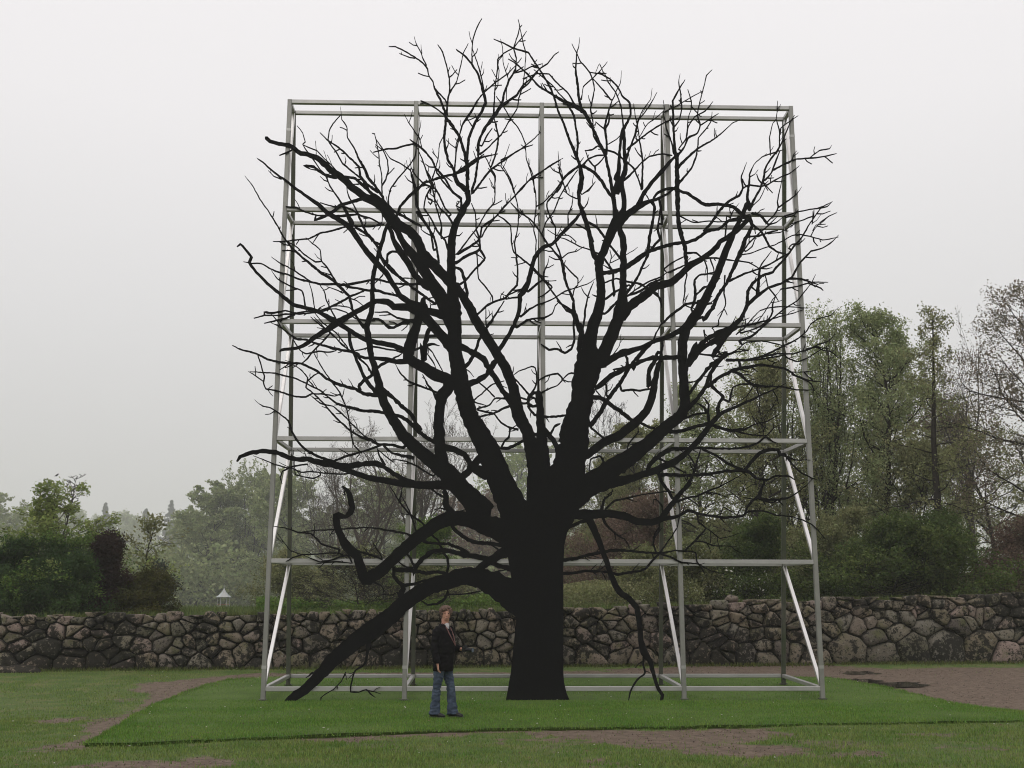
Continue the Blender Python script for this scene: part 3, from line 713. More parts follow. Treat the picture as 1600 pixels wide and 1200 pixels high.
E 1145,680,34 1125,620,32 1100,560,30 1090,490,28 1070,410,26 1045,340,28 1020,270,22 1015,200,20 1030,100,20 1022,30,20
E 790,450,8 810,390,8 860,320,8 900,220,9 960,130,9 1010,60,8
E 950,400,9 950,340,9 975,280,8 980,200,6
E 1035,215,7 1080,180,6 1120,133,4
E 1035,290,8 1050,300,8 1070,270,8 1080,230,5
E 1000,240,6 960,220,6 920,190,6
E 920,120,8 900,80,8 900,0,6
E 750,290,7 800,260,6 850,210,7 910,130,7
E 1255,390,60 1243,300,28 1232,230,28 1245,170,30 1265,120,36
E 1260,380,60 1300,300,32 1298,230,30 1285,160,32 1275,120,40
E 1150,705,30 1220,700,24 1290,680,28 1350,640,28 1420,590,24 1480,560,22 1550,540,22 1620,520,20 1690,515,20 1760,490,20 1820,440,20 1890,430,16 1960,375,18 2040,360,20 2070,355,20
E 1180,620,12 1200,650,12 1230,700,14 1230,760,16 1240,850,14
E 1170,770,8 1250,740,9 1330,760,7 1400,770,8 1470,820,8 1530,870,10 1530,910,7
E 1180,870,14 1250,820,12 1330,780,12
E 1180,960,16 1240,900,14 1260,880,12
E 1310,850,14 1400,820,14 1470,770,16 1540,740,12
E 1310,840,16 1380,740,16 1420,650,16 1450,590,16
E 1440,590,10 1500,520,16 1525,490,16 1510,440,14 1520,360,10 1530,280,12
E 1035,1080,16 1050,1000,14 1060,920,12 1080,830,10 1110,760,8
E 1210,650,6 1220,600,6 1210,560,5
E 1220,640,5 1280,610,4 1350,570,4 1385,543,3
E 1120,850,8 1100,840,4
E 985,1000,16 985,1050,14 990,1120,16 970,1180,16 930,1205,16 880,1180,14 830,1185,16 780,1150,10
E 1045,1200,22 1050,1130,18 1040,1060,14 1030,1020,14
# F
F 650,730,24 690,640,22 740,570,20 800,440,26 830,370,28 860,290,24 900,210,20 885,150,22
F 760,555,14 850,510,14 940,480,9 960,450,10 1020,370,8
F 650,1030,32 700,950,38 760,860,36 830,790,28 870,710,26 930,650,24 1000,600,16 1080,570,16 1150,530,14 1200,440,12 1270,370,9 1340,350,8 1390,320,8 1440,268,5
F 870,700,22 875,620,20 905,570,20 970,520,16 1030,500,16 1050,470,16 1100,420,12 1140,370,12 1160,340,14 1220,270,10 1260,200,8 1330,100,8 1400,60,5
F 935,640,24 940,560,18 950,480,14 1010,450,10 1080,410,12 1130,380,10
F 890,590,10 930,620,10
F 1080,605,8 1180,590,8 1250,570,8 1330,600,6 1345,615,4
F 1130,540,14 1200,540,12 1260,560,9 1310,575,5
F 820,930,16 900,900,16 980,830,12 1040,780,10 1100,730,9 1180,680,8 1230,620,7 1270,570,6 1297,515,4
F 1250,562,6 1300,562,6 1375,563,4
F 800,890,9 850,850,9 900,790,8 950,740,7 1020,720,7 1100,715,6 1180,720,6 1250,725,4
F 780,850,16 880,830,12 1000,800,9 1080,775,7 1160,755,6 1220,735,4
F 830,880,9 900,860,9 950,840,10 1000,800,12 1025,760,12 1030,700,9 1050,640,4
F 985,530,5 1000,590,6 1040,640,7 1065,680,4
F 920,830,7 970,760,6 1030,670,6 1070,620,5
F 740,1050,18 860,1050,14 950,1030,14 1020,1000,12 1090,965,12 1180,920,10 1240,870,8 1270,820,7 1320,790,7 1390,770,6 1440,720,4
F 960,1030,10 1050,1010,10 1160,1010,9 1260,980,9 1320,950,8 1380,930,7 1415,890,4
F 1240,980,9 1300,970,8 1350,990,5 1415,993,4
F 1110,1030,7 1180,1060,8 1250,1035,8 1330,985,6 1380,955,4
F 740,1045,12 850,1052,12 950,1045,10 1040,1030,10 1100,1020,8
F 280,940,12 300,880,10 330,830,10 380,780,16 430,740,16 490,700,14 535,690,16 545,640,16 540,550,12
F 540,690,14 600,700,14 650,695,14
F 535,700,18 520,730,12 545,790,10 550,830,8
F 540,550,12 570,520,12 650,505,9 700,490,9
F 545,645,14 600,600,9 660,560,8 700,540,8
F 570,620,10 600,590,8 630,590,8
F 560,680,10 600,665,10 650,652,10
F 530,690,8 470,700,8 480,620,8 480,570,9 492,520,10 480,480,6
F 650,850,6 690,830,7 690,800,7 710,760,7 735,700,7 725,620,8 730,520,9
F 820,430,7 880,440,7 950,480,7
F 840,390,6 900,380,6 970,350,6 1040,330,6 1100,300,7 1150,270,6 1200,265,6 1260,275,6 1340,298,5 1400,290,5 1440,280,4
F 580,420,12 650,410,10 730,420,10 800,430,8
F 500,380,14 550,380,10 600,420,8 620,480,7 620,560,6
F 640,420,7 660,480,7 660,560,5
F 350,480,9 400,440,9 460,410,8 480,400,6
F 380,500,12 450,470,10 510,440,10
F 110,480,16 170,440,14 240,390,14
F 120,650,10 170,610,9 250,560,9 330,530,9 370,500,8
F 110,560,7 180,570,8 250,600,8 310,640,10 330,690,10 335,720,8
F 450,150,6 520,185,6 560,190,6 620,180,5 690,185,5 800,180,6 850,180,7
F 740,150,5 740,210,8 730,280,9
F 870,280,12 950,270,10 1010,250,10 1060,240,9
F 900,130,12 960,150,10 1000,200,10 1050,190,7 1100,150,6
F 885,150,16 900,200,14 950,240,12 985,290,12 1010,340,12 1060,375,10 1110,385,10
F 830,390,12 870,330,10 930,270,10 1010,200,9 1060,150,7
F 860,370,8 900,340,8 920,290,8
F 1130,350,10 1150,325,8 1200,320,8 1230,290,8
F 1000,260,6 1080,250,6 1130,220,6 1180,190,5
F 1270,270,6 1290,230,6 1330,185,6 1380,150,5 1430,128,4
F 1280,240,5 1300,205,5 1360,200,4
F 540,965,18 640,950,16 720,920,20 800,840,26
F 720,1030,16 690,1000,14 680,940,9 660,860,6
F 560,1010,10 640,1020,12 720,1030,12 800,990,9 860,940,9 960,930,7 1060,950,6 1120,970,5
F 600,860,8 610,920,8 650,960,8
F 0,1060,28 80,1000,28 140,985,20 200,970,16 300,930,18 400,890,24 470,850,22 540,800,20 590,780,16
F 160,1110,14 190,1040,14 240,980,14 280,940,12 300,880,10
F 30,1110,10 60,1105,10 120,1090,14 120,1040,14 100,1010,12
F 250,1210,20 250,1130,22 270,1080,22 310,1040,20
F 300,1200,22 310,1120,24 325,1050,22 340,960,14 330,900,10
F 490,1090,20 520,1040,28 545,990,34 600,930,28 700,870,24 800,830,20
# H
H 1130,420,40 1220,350,36 1290,310,30 1340,290,30 1400,260,26 1480,235,24 1560,235,26 1650,225,26
H 1180,265,50 1260,220,40 1330,200,32 1420,165,28 1490,130,26 1560,110,30 1640,70,34 1690,30,30
H 1090,660,30 1150,580,28 1200,490,28 1270,400,24 1330,300,24 1390,220,18 1440,160,16
H 1190,470,14 1190,410,12 1180,390,12
H 1100,480,26 1160,490,28 1220,530,24 1290,580,26 1350,630,22
H 1270,380,14 1285,440,14 1340,435,14 1400,440,12 1460,430,12
H 1240,340,10 1240,310,10 1310,290,12 1320,240,10
H 1120,435,8 1160,480,8
H 1090,670,12 1150,720,12 1180,745,16
H 1110,980,8 1085,940,8 1090,870,8 1150,850,12 1180,900,14 1220,920,14
H 1220,230,7 1270,160,5 1280,90,4
H 1445,420,24 1460,400,22 1455,330,22 1490,260,22 1510,200,20
H 700,520,20 705,480,22 740,452,22 778,468,22 785,500,20 765,530,14 730,540,18 700,525,20
H 710,480,16 745,490,14 750,515,12
H 720,460,14 745,420,12 755,370,10 745,300,8 720,290,8 640,320,6 600,350,6
H 700,460,12 640,390,10 600,350,8 605,320,8 610,290,5
H 700,500,12 650,480,10 620,430,8
H 770,460,12 830,430,9 880,410,8 915,370,10 885,335,12 810,350,10 765,380,8 765,440,8
H 970,330,10 940,345,9 915,370,9
H 910,370,8 950,385,8 975,385,8
H 765,380,6 768,300,5
H 700,540,14 740,590,16 820,605,16 900,600,14 940,595,14
H 700,520,12 660,520,14
H 840,710,16 870,660,12 900,650,12
H 790,670,30 840,730,32 880,790,36 900,850,40
H 760,710,16 700,740,20 640,770,18 580,800,20 530,800,20
H 585,680,10 580,730,12 550,760,12 530,800,12
H 390,610,12 430,595,12 480,585,12 530,560,14 600,530,14
H 380,560,10 440,575,14 480,580,10
H 490,590,9 530,640,10 580,670,12 640,685,14
H 380,555,9 430,540,9 460,530,8 490,490,8 560,490,12 600,490,12
H 360,500,8 410,460,8 440,430,9 480,400,8 550,380,7
H 400,395,8 440,430,8 490,480,9
H 370,515,8 410,525,7 440,535,6
H 290,315,24 340,250,22 380,170,20 390,130,16 430,60,14 480,-5,12
H 290,290,6 330,320,6 360,355,5
H 710,700,12 745,710,12
H 275,160,40 350,200,38 420,240,38 455,300,38 500,370,34 540,440,32 580,490,36 620,560,40
H 320,405,36 380,380,34 440,340,32 475,290,38 500,250,30
H 130,780,50 170,790,40 240,810,40 300,840,36 335,890,34 330,940,44 270,1000,44 240,1040,50
H 330,930,50 370,895,50 405,850,40
H 360,920,60 430,960,80
H 280,1005,9 350,1060,9 420,1110,14 480,1165,18
# G
G 980,470,30 940,470,28 870,460,24 830,435,22 780,420,22 700,395,20 640,365,18 590,325,16 540,300,14 480,270,14 420,272,14 340,262,14 270,245,14 210,215,12 100,182,10 50,158,8
G 730,460,6 690,475,7 640,465,8 550,460,8 510,480,10 450,478,10 400,465,10 320,440,9 260,430,9 245,390,8 250,350,8 235,300,8 210,220,7
G 240,380,7 190,345,8 150,320,5
G 1330,770,30 1290,750,26 1220,700,28 1160,640,26 1100,600,24 1000,580,20 940,570,20 860,565,22 780,545,20 700,520,14 660,490,12 600,440,10 520,400,9 450,365,10 380,348,10 320,332,8 240,328,8 160,322,5
G 1120,795,20 1040,780,14 960,775,20 920,750,22 860,735,16 800,700,14 740,650,14 680,590,12 620,520,10 560,460,10 510,420,10 520,360,9 480,310,9 430,280,8
G 520,380,9 560,345,8 590,330,7
G 900,740,10 860,710,9 800,650,10 740,590,10 680,540,8 600,520,10 550,480,8
G 680,885,22 630,870,18 570,845,18 510,810,16 460,760,16 425,700,14 400,630,12 340,580,9 290,550,8 240,538,8 190,498,5
G 780,960,9 700,962,9 620,955,9 540,948,8 480,950,9 430,930,10 380,920,10 310,900,8 240,870,7 180,848,5
G 520,900,10 430,915,10 365,945,9 350,985,7 362,1025,5
G 600,970,8 560,990,10 500,980,8 445,965,8 440,930,8
G 435,940,7 435,880,8 415,840,5
G 980,780,14 930,800,14 870,820,12 800,840,14 750,855,14 690,880,14
G 510,850,5 500,820,4
G 850,825,10 810,780,10 790,700,8 780,620,10 760,540,10 720,450,10 660,370,9 600,280,8 555,195,8
G 430,120,8 470,185,8 510,210,9 590,195,9 660,200,9 700,190,8
G 840,215,20 790,195,18 720,185,16 640,165,16 560,140,12 500,120,12 440,115,10 410,90,9 360,50,6 290,15,5
G 650,95,10 600,150,10 550,200,10 520,240,9 485,270,9
G 780,185,9 730,150,8 680,90,8 600,30,8 540,-20,7
G 770,180,7 640,60,7 560,-20,6
G 970,470,34 930,430,26 880,370,24 850,300,22 820,230,20 790,150,22 780,80,20
G 920,350,14 920,330,14 890,280,12 840,235,14
G 850,435,20 840,415,20 870,380,20 930,340,16
G 1160,250,40 1100,260,34 1030,250,30 960,240,22 880,235,16 820,220,18
G 950,305,18 980,280,18 1030,255,16 1110,210,10
G 1120,205,12 1070,190,10 1000,178,10 930,165,12 870,180,8 800,195,8
G 1230,680,26 1200,650,24 1170,590,26 1110,540,24 1060,490,26 1000,440,26 970,420,26
G 1350,460,14 1300,440,12 1220,410,12 1150,380,12 1100,330,10 1070,275,7
G 1330,500,20 1310,450,16 1270,400,14 1240,340,10
G 1000,900,20 970,850,14 955,800,10
G 1180,860,30 1120,850,20 1050,830,14 1000,790,16
G 1310,975,10 1260,950,12 1200,910,12 1130,880,9 1050,870,8
G 1060,890,9 1020,860,9 960,810,9
G 1290,1050,10 1340,1090,14 1380,1110,16
G 1230,150,26 1245,260,40 1250,200,36 1260,120,32 1280,60,30
G 1260,160,9 1300,200,8 1350,290,8 1370,330,9
G 1270,210,8 1310,270,8 1325,310,6
G 1180,190,14 1230,170,14 1300,150,16 1345,160,8
G 1270,100,16 1350,95,18 1385,130,10
G 1200,30,50 1215,-20,50 1240,-80,50 1245,-130,30
G 1240,-40,56 1300,30,60 1350,90,62 1400,150,62 1440,220,60
G 1320,900,9 1270,840,9 1200,800,9
# D low right
D 1180,1000,16 1150,1000,14 1080,985,12 1020,950,10 940,950,9
D 1190,1000,26 1110,1020,18 1060,1045,16 1030,1045,20 980,1000,14 930,990,12
D 940,1000,10 880,1000,10 820,990,10
D 1310,890,8 1250,850,12 1190,800,10
D 1290,925,8 1290,905,8 1320,900,7
# J
J 1170,60,30 1185,100,36 1190,170,38 1230,210,44
J 1190,185,12 1150,175,8 1110,185,6
J 1240,205,12 1310,185,8
J 1040,270,12 970,220,12 920,170,12 880,110,10 830,30,9
J 890,140,8 905,90,10 915,40,8
J 1000,320,10 990,290,10 960,200,10 910,100,8
J 520,435,14 470,420,12 410,400,12 380,370,12 340,335,12 270,328,12 180,300,8 105,288,6
J 970,350,14 940,335,14 880,325,14 800,310,14 720,298,10 640,298,10 550,305,10 450,312,9 360,315,8 270,328,9
J 540,465,10 500,455,10 420,460,10 340,465,9 280,465,8 220,440,5
J 290,465,9 230,485,8 185,508,5
J 570,470,12 540,475,12 470,500,10 400,510,9 340,490,7 270,460,6
J 580,480,12 600,520,9 560,515,9 500,510,9 430,515,9 370,525,6
J 220,450,4 180,400,5 130,330,4
J 790,495,14 740,475,14 690,460,14 620,440,14
J 785,490,10 775,460,9 745,420,8 720,375,5
J 740,640,14 780,660,8 800,690,8 790,715,9 850,718,9 880,700,9
J 850,560,30 900,560,28 970,565,28 1060,580,22 1140,575,20 1200,590,20
J 860,540,20 860,600,24 890,640,26 930,660,24 1000,645,16 1060,625,16
J 900,640,24 920,680,34 890,720,36
J 1190,580,20 1200,540,16 1195,490,16 1170,450,16
J 1480,500,40 1430,490,36 1370,480,30 1300,470,34 1230,445,28 1160,440,26 1100,450,26 1040,490,26 1000,540,26 980,590,24
J 965,490,14 975,520,16 1000,545,18
J 900,520,9 940,545,9 990,545,12
J 1320,455,26 1270,425,20 1200,400,20 1120,395,16 1050,385,18
J 1170,440,14 1150,410,14 1130,370,12 1090,340,12
J 1560,420,30 1500,400,24 1430,395,24 1350,385,26 1290,350,24 1240,310,24 1215,270,24
J 1460,400,10 1490,420,10 1520,440,14
J 1370,575,50 1450,510,50 1520,470,60 1580,440,80
J 1430,495,34 1500,530,30 1600,560,34 1680,560,40
J 1200,690,16 1180,740,20 1130,775,18 1070,780,14 1030,755,10 1020,745,8
J 1200,715,8 1280,715,8 1350,705,9 1420,690,10
J 560,60,14 548,75,12 555,90,12 540,92,8
# K
K 270,600,9 290,575,9 330,565,9 410,560,9
K 720,500,26 800,490,22 870,470,22 940,455,22 1020,440,22 1100,440,20 1200,450,16 1320,458,16 1420,440,10 1480,445,9 1545,452,9 1555,510,9 1585,550,9 1605,590,5
K 1330,462,12 1400,485,12 1460,515,12 1560,525,9 1640,565,7 1740,590,4
K 720,585,22 790,580,20 860,568,18 930,570,16 1000,575,16 1060,590,20 1120,580,18 1200,568,16 1240,550,16 1270,510,14 1310,470,16 1370,390,8 1430,300,7 1450,200,6 1440,130,5
K 1300,450,12 1283,400,10 1290,340,10 1320,290,9
K 960,190,22 975,120,14 1020,90,10 1025,60,8
K 980,185,14 1040,130,14 1130,110,12 1220,90,9 1300,80,8 1370,70,8 1420,80,6
K 965,235,20 990,280,16 1050,340,12 1100,370,9 1125,400,7 1135,430,5
K 740,300,24 820,265,22 870,250,26
K 905,590,5 960,555,5 985,525,4
K 1330,240,34 1400,235,28 1450,220,22 1500,190,22 1560,208,18 1640,225,16 1740,235,18 1840,225,16 1870,200,12 1950,190,12 2000,200,9 2050,220,9 2130,225,7 2220,250,7 2290,290,6 2360,370,4
# I
I 560,1010,9 565,1060,9 610,1100,9 570,1150,12 540,1185,12 500,1220,10 480,1245,10
I 540,1185,12 590,1185,9 660,1210,9 720,1212,6 800,1215,4
I 612,1102,7 630,1110,6 700,1165,6 770,1150,5 850,1120,3
I 400,960,24 430,900,24 490,840,24 530,770,18 550,700,12 570,640,10 580,600,8
I 430,935,16 500,910,14 560,900,12 620,870,14 690,845,10 760,810,8 860,750,7
I 600,880,9 660,880,8 740,905,4
I 310,745,20 340,820,20 380,870,18 400,910,16
I 340,1030,14 340,970,12 310,930,9 285,920,6 280,960,5
I 340,765,26 470,770,22 560,768,22 640,760,22 730,745,20 840,740,22 880,750,20 930,790,18 990,800,14 1050,775,12 1130,775,10 1170,800,6
I 850,745,20 900,680,22 950,630,24 1010,610,22 1060,610,20 1075,640,22 1110,645,20
I 1110,650,9 1170,672,8 1265,675,6
I 1110,650,10 1150,700,10 1200,750,8 1270,785,7 1310,800,4
I 240,745,20 270,690,32 330,640,34 400,605,28 470,603,24 560,600,18 700,603,14 800,603,14 880,590,14 940,565,14 985,530,12 1030,560,8 1060,570,6
I 590,605,14 680,650,14 740,690,14 800,720,16 840,735,18
I 980,800,14 960,850,16 945,900,24 900,930,16 870,970,14 855,1010,12
I 950,915,22 1000,925,18 1070,920,16 1130,910,12 1180,880,8 1230,840,6 1280,790,4
I 970,930,12 1030,940,10 1090,910,9
I 640,450,20 700,475,22 780,490,22 860,480,14 920,450,9 1000,430,7 1100,370,4
I 790,490,14 860,510,9 930,520,8 990,522,8 1040,470,5 1090,450,4
I 390,500,24 470,490,22 550,465,20 620,450,24
I 630,440,20 625,380,18 630,330,14 600,285,10
I 620,370,14 590,340,12 560,320,9
I 480,415,14 540,390,12 610,380,12
I 690,400,24 685,350,24 700,310,20 720,280,20 690,250,16 650,215,18
I 715,290,14 755,310,14 770,260,12 780,220,9 830,200,8 880,200,12
I 770,115,16 830,140,22 860,175,14 910,205,20 960,215,16 1040,215,9 1110,220,9 1170,235,9 1290,237,5
I 1150,140,9 1240,175,8 1270,200,7 1290,240,5
I 910,210,7 870,270,6 820,310,6 750,350,6
I 930,230,8 950,300,6 940,380,4
I 1030,240,5 1055,280,5 1065,325,3
I 820,60,14 830,110,20
I 1130,125,6 1200,125,6 1300,115,3
I 510,190,9 550,180,8 600,130,8 610,100,9 640,85,6
I 490,360,34 560,290,28 610,215,26 640,130,24 690,60,28 740,0,30
I 620,215,26 700,155,24 780,115,24 860,95,22 950,80,18 1030,88,14 1110,105,12 1170,145,9 1250,175,7 1345,188,4
I 490,270,30 520,240,22 580,160,20 620,110,18 680,50,20
I 310,665,14 330,670,14 400,710,12 480,755,9
I 510,650,8 535,690,10 545,720,8
I 200,440,14 260,470,16 310,480,12
I 120,620,10 120,590,10 150,545,10 190,500,8 185,470,7
I 320,1050,12 320,1110,12 290,1160,12 275,1210,9
I 470,130,40 500,60,24 520,0,22 550,-60,18
I 0,890,9 30,870,8 20,850,5
I 640,200,14 650,100,9 700,50,8
I 700,1020,6 720,970,5 760,990,5 800,1015,6
I 820,880,4 900,830,4 960,820,4
I 480,740,6 500,800,5 480,880,4
# M
M 700,410,40 695,490,20 680,550,14 620,590,12 600,640,9 588,700,9 590,725,10 640,725,10 690,708,10 715,740,9 745,760,5
M 690,715,8 740,725,6 780,738,4
M 560,600,9 530,660,7 480,710,7 430,740,7 405,760,7 402,785,6
M 380,640,30 350,605,14 330,625,9 308,637,6
# N
N 830,470,20 822,510,18 820,560,12 832,605,12 780,650,11 740,720,11 727,782,8
F 500,1080,40 560,1000,38 610,960,28 700,900,28 780,850,24
F 650,950,14 690,900,10
F 640,1080,26 720,1030,24 790,1000,12 880,990,8
F 600,800,26 640,740,26 660,720,22
"""
# ------------------------------------------------------------------ steel frame
def steel(name, col, rough):
    m = mat(name, col, rough, col2=tuple(c * .78 for c in col), scale=1.3, metal=.55, bump=.08, bump_scale=6, spec=.5)
    return m
ST_ = steel('stainless_tube', (.43, .42, .405), .38)
BR_ = mat('skylit_brace_tube', (.74, .72, .71), .28, col2=(.62, .60, .58), scale=1.5, metal=.8, bump=.05, bump_scale=6, spec=.5)  # same steel made paler: sky light on the braces put into the colour
SD = mat('dark_back_tube', (.105, .10, .085), .55, col2=(.06, .072, .042), scale=1.1, metal=.35, bump=.1, bump_scale=7, spec=.4)  # darker, slightly greenish tube for back posts and base plates
FX, FY, YAW = -4.9418, 22.862, .0278
BW, SH, Z0 = 2.7999, 2.5193, .228
DEP = [2.94, 2.42, 1.90, 1.40, .93, .52]; DZB = [.10, .06, .05, .05, .03, -.01]
cyw, syw = math.cos(YAW), math.sin(YAW)
def fp(u, v, z):                       # u along the frame, v back from its front plane
    return Vector((FX + u * cyw - v * syw, FY + u * syw + v * cyw, z))
def beam(name, a, b, w, m, parent, bevel=.008, up=Vector((0, 0, 1))):
    d = (b - a); L = d.length; t = d.normalized()
    s = t.cross(up); s = Vector((1, 0, 0)) if s.length < 1e-3 else s.normalized(); q = s.cross(t).normalized()
    if abs(t.z) > .98: s = Vector((cyw, syw, 0)); q = t.cross(s).normalized(); s = q.cross(t).normalized()
    V = []; h = w / 2; e = bevel
    prof = [(-h + e, -h), (h - e, -h), (h, -h + e), (h, h - e), (h - e, h), (-h + e, h), (-h, h - e), (-h, -h + e)]
    for p in (a, b):
        for x, y in prof: V.append(p + s * x + q * y)
    F_ = [(k, (k + 1) % 8, 8 + (k + 1) % 8, 8 + k) for k in range(8)]
    me = bpy.data.meshes.new(name); me.from_pydata([v[:] for v in V], [], F_ + [tuple(range(7, -1, -1)), tuple(range(8, 16))]); me.update()
    bm = bmesh.new(); bm.from_mesh(me); bmesh.ops.recalc_face_normals(bm, faces=bm.faces); bm.to_mesh(me); bm.free()
    me.materials.append(m); return link(name, me, parent)
PT_ = steel('weathered_post_tube', (.28, .275, .255), .45)
frame = tag(link('steel_frame', None), 'tall pale grey steel frame of square tubes standing behind the black tree cut-out', 'frame')
W = .093
for i in range(5):
    u = i * BW
    beam('front_post', fp(u, 0, -.02 if i != 1 else -.02), fp(u, 0, Z0 + 5 * SH + W / 2), W, PT_, frame)
    zb = [Z0 + k * SH + DZB[k] for k in range(6)]
    # back posts lean forward with height
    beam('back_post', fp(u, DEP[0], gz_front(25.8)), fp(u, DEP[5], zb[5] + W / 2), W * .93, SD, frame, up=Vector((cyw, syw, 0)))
    for k in range(6):
        a = fp(u, W / 2 + .001, Z0 + k * SH - .001); b = fp(u, DEP[k] - W / 2 - .002, zb[k])
        beam('tie', a, b, W * .88, ST_, frame)
    for k in range(5):
        a = fp(u, W / 2 + .004, Z0 + k * SH + W * .45); b = fp(u, DEP[k + 1] - W / 2 - .003, zb[k + 1] - W * .55)
        beam('brace', a, b, W * .8, BR_, frame)
    ft = None
    for v in (0, DEP[0]):
        p = fp(u, v, 0); z = gz_front(p.y) + (.07 if v == 0 else .075)
        bm = bmesh.new(); bmesh.ops.create_cube(bm, size=1)
        for q in bm.verts: q.co = Vector((q.co.x * .15, q.co.y * .15, q.co.z * .02))
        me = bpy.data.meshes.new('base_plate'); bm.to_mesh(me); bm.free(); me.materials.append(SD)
        o = link('base_plate', me, frame, (p.x, p.y, z)); o.rotation_euler.z = YAW
for k in range(6):
    for i in range(4):
        g = W / 2 + .001
        beam('front_beam', fp(i * BW + g, 0, Z0 + k * SH), fp((i + 1) * BW - g, 0, Z0 + k * SH), W * .98, ST_, frame)
        zb = Z0 + k * SH + DZB[k]
        beam('back_beam', fp(i * BW + g, DEP[k], zb), fp((i + 1) * BW - g, DEP[k], zb), W * .9, ST_ if k else ST_, frame)
# bolted splice collars on the front posts
for i in (0, 1, 3, 4):
    for z in (.62, Z0 + 4.72 * SH):
        if i in (1, 3) and z > 1: continue
        beam('splice_collar', fp(i * BW, 0, z), fp(i * BW, 0, z + .06), W + .008, ST_, frame, .003)

# ------------------------------------------------------------------ the black tree, cut from plate
TILE = dict(A=(350, 0), B=(700, 0), C=(950, 50), D=(350, 250), E=(650, 250), F=(950, 300), G=(350, 500), H=(650, 500), I=(950, 550), J=(400, 750), K=(700, 750), L=(950, 830), M=(400, 900), N=(800, 900))
PLV = -.085                                    # the plate hangs this far in front of the front tubes
def board(px, py, v=PLV):                      # point of the plate seen at (px, py): (u, z) on the plate
    d = px2ray(px, py); n = Vector((-syw, cyw, 0)); o0 = fp(0, v, 0)
    t = (o0 - Vector((0, 0, EYE))).dot(n) / d.dot(n); p = Vector((0, 0, EYE)) + d * t
    r = p - o0; return r.x * cyw + r.y * syw, p.z
def scale_at(px, py):
    a = board(px, py); b = board(px + 4, py); return abs(b[0] - a[0]) / 4
strokes = []
for l in STROKES.strip().splitlines():
    l = l.strip()
    if not l or l[0] == '#': continue
    limb = l[0] == '*'; t, *ps = l.lstrip('*').split(); ox, oy = TILE[t]; pts = []
    for p in ps:
        x, y, w = map(float, p.split(',')); w = w * .97 + .2
        pts.append([ox + x / 4, oy + y / 4, w / 4])
    pts = np.array(pts)
    if pts[-1, 2] < 2.6 and pts[-1, 2] <= pts[0, 2]: pts[-1, 2] *= .55; pts[1:-1, 2] *= .93
    strokes.append([limb, pts])
# short side spurs, as an oak carries on its thin wood
rs_ = np.random.default_rng(21); spurs = []
for l_, p in list(strokes):
    if l_ or p[:, 2].mean() > 4.5: continue
    L = np.hypot(*np.diff(p[:, :2], axis=0).T); tot = L.sum()
    for _ in range(int(tot / 42 + rs_.uniform(0, 1))):
        s = rs_.uniform(.1, .78) * tot; k = int(np.searchsorted(np.cumsum(L), s)); k = min(k, len(L) - 1); t = rs_.uniform(.1, .9); q = p[k] + (p[k + 1] - p[k]) * t
        d = (p[k + 1] - p[k])[:2]; d = d / (np.hypot(*d) + 1e-6)
        if p[-1, 2] > p[0, 2]: d = -d
        an = rs_.choice((-1, 1)) * rs_.uniform(.5, 1.05); e = np.array((d[0] * math.cos(an) - d[1] * math.sin(an), d[0] * math.sin(an) + d[1] * math.cos(an))); ln = rs_.uniform(3, 17) 
        m = q[:2] + e * ln * .55 + rs_.normal(0, .8, 2); f_ = m + (e + d * .4 + rs_.normal(0, .2, 2)) * ln * .45; w0 = max(1.0, min(q[2] * .6, 1.7))
        spurs.append([False, np.array([[q[0], q[1], w0], [m[0], m[1], w0 * .85], [f_[0], f_[1], .75]])])
strokes += spurs
# let loose ends run into the nearest neighbouring branch
segs = []
for i, (l_, p) in enumerate(strokes):
    for a, b in zip(p, p[1:]): segs.append((i, *a, *b))
SG = np.array(segs)
def nearest(i, q):
    m = SG[:, 0] != i; S_ = SG[m]; a = S_[:, 1:3]; d = S_[:, 4:6] - a; t = np.clip(((q - a) * d).sum(1) / ((d * d).sum(1) + 1e-9), 0, 1)
    c = a + d * t[:, None]; dist = np.hypot(*(c - q).T); wid = S_[:, 3] + (S_[:, 6] - S_[:, 3]) * t
    gap = dist - wid * .35; k = np.argmin(gap + dist * .2); return gap[k], c[k], int(S_[k, 0]), wid[k], dist[k]
for i, s in enumerate(strokes):
    p = s[1]
    for end in (0, -1):
        w = p[end, 2]
        if end == -1 and w < 2.6: continue
        if end == -1 and s[0]: continue
        g, c, j, wd, ds = nearest(i, p[end, :2])
        if .3 < g < 13 and ds > .5 and not (s[0] and end == 0):
            q = np.array([[c[0], c[1], min(w, wd)]]); s[1] = p = np.concatenate([q, p]) if end == 0 else np.concatenate([p, q])
def resample(p, step):
    P_ = p; n = len(P_); out = []
    ext = np.vstack([2 * P_[0] - P_[1], P_, 2 * P_[-1] - P_[-2]])
    for k in range(n - 1):
        p0, p1, p2, p3 = ext[k], ext[k + 1], ext[k + 2], ext[k + 3]; L = np.hypot(*(p2 - p1)[:2]); m = max(1, int(L / step))
        for j in range(m):
            t = j / m; q = .5 * ((2 * p1) + (-p0 + p2) * t + (2 * p0 - 5 * p1 + 4 * p2 - p3) * t * t + (-p0 + 3 * p1 - 3 * p2 + p3) * t ** 3)
            lin = p1 + (p2 - p1) * t; q = .4 * q + .6 * lin; q[2] = lin[2]; out.append(q)
    out.append(P_[-1]); return np.array(out)
BK = bpy.data.materials.new('black_steel_plate'); BK.use_nodes = True; _n = BK.node_tree; _b = _n.nodes['Principled BSDF']
_t = _n.nodes.new('ShaderNodeTexCoord'); _v = _n.nodes.new('ShaderNodeTexNoise'); _v.inputs['Scale'].default_value = 14; _v.inputs['Detail'].default_value = 8; _v.inputs['Roughness'].default_value = .9
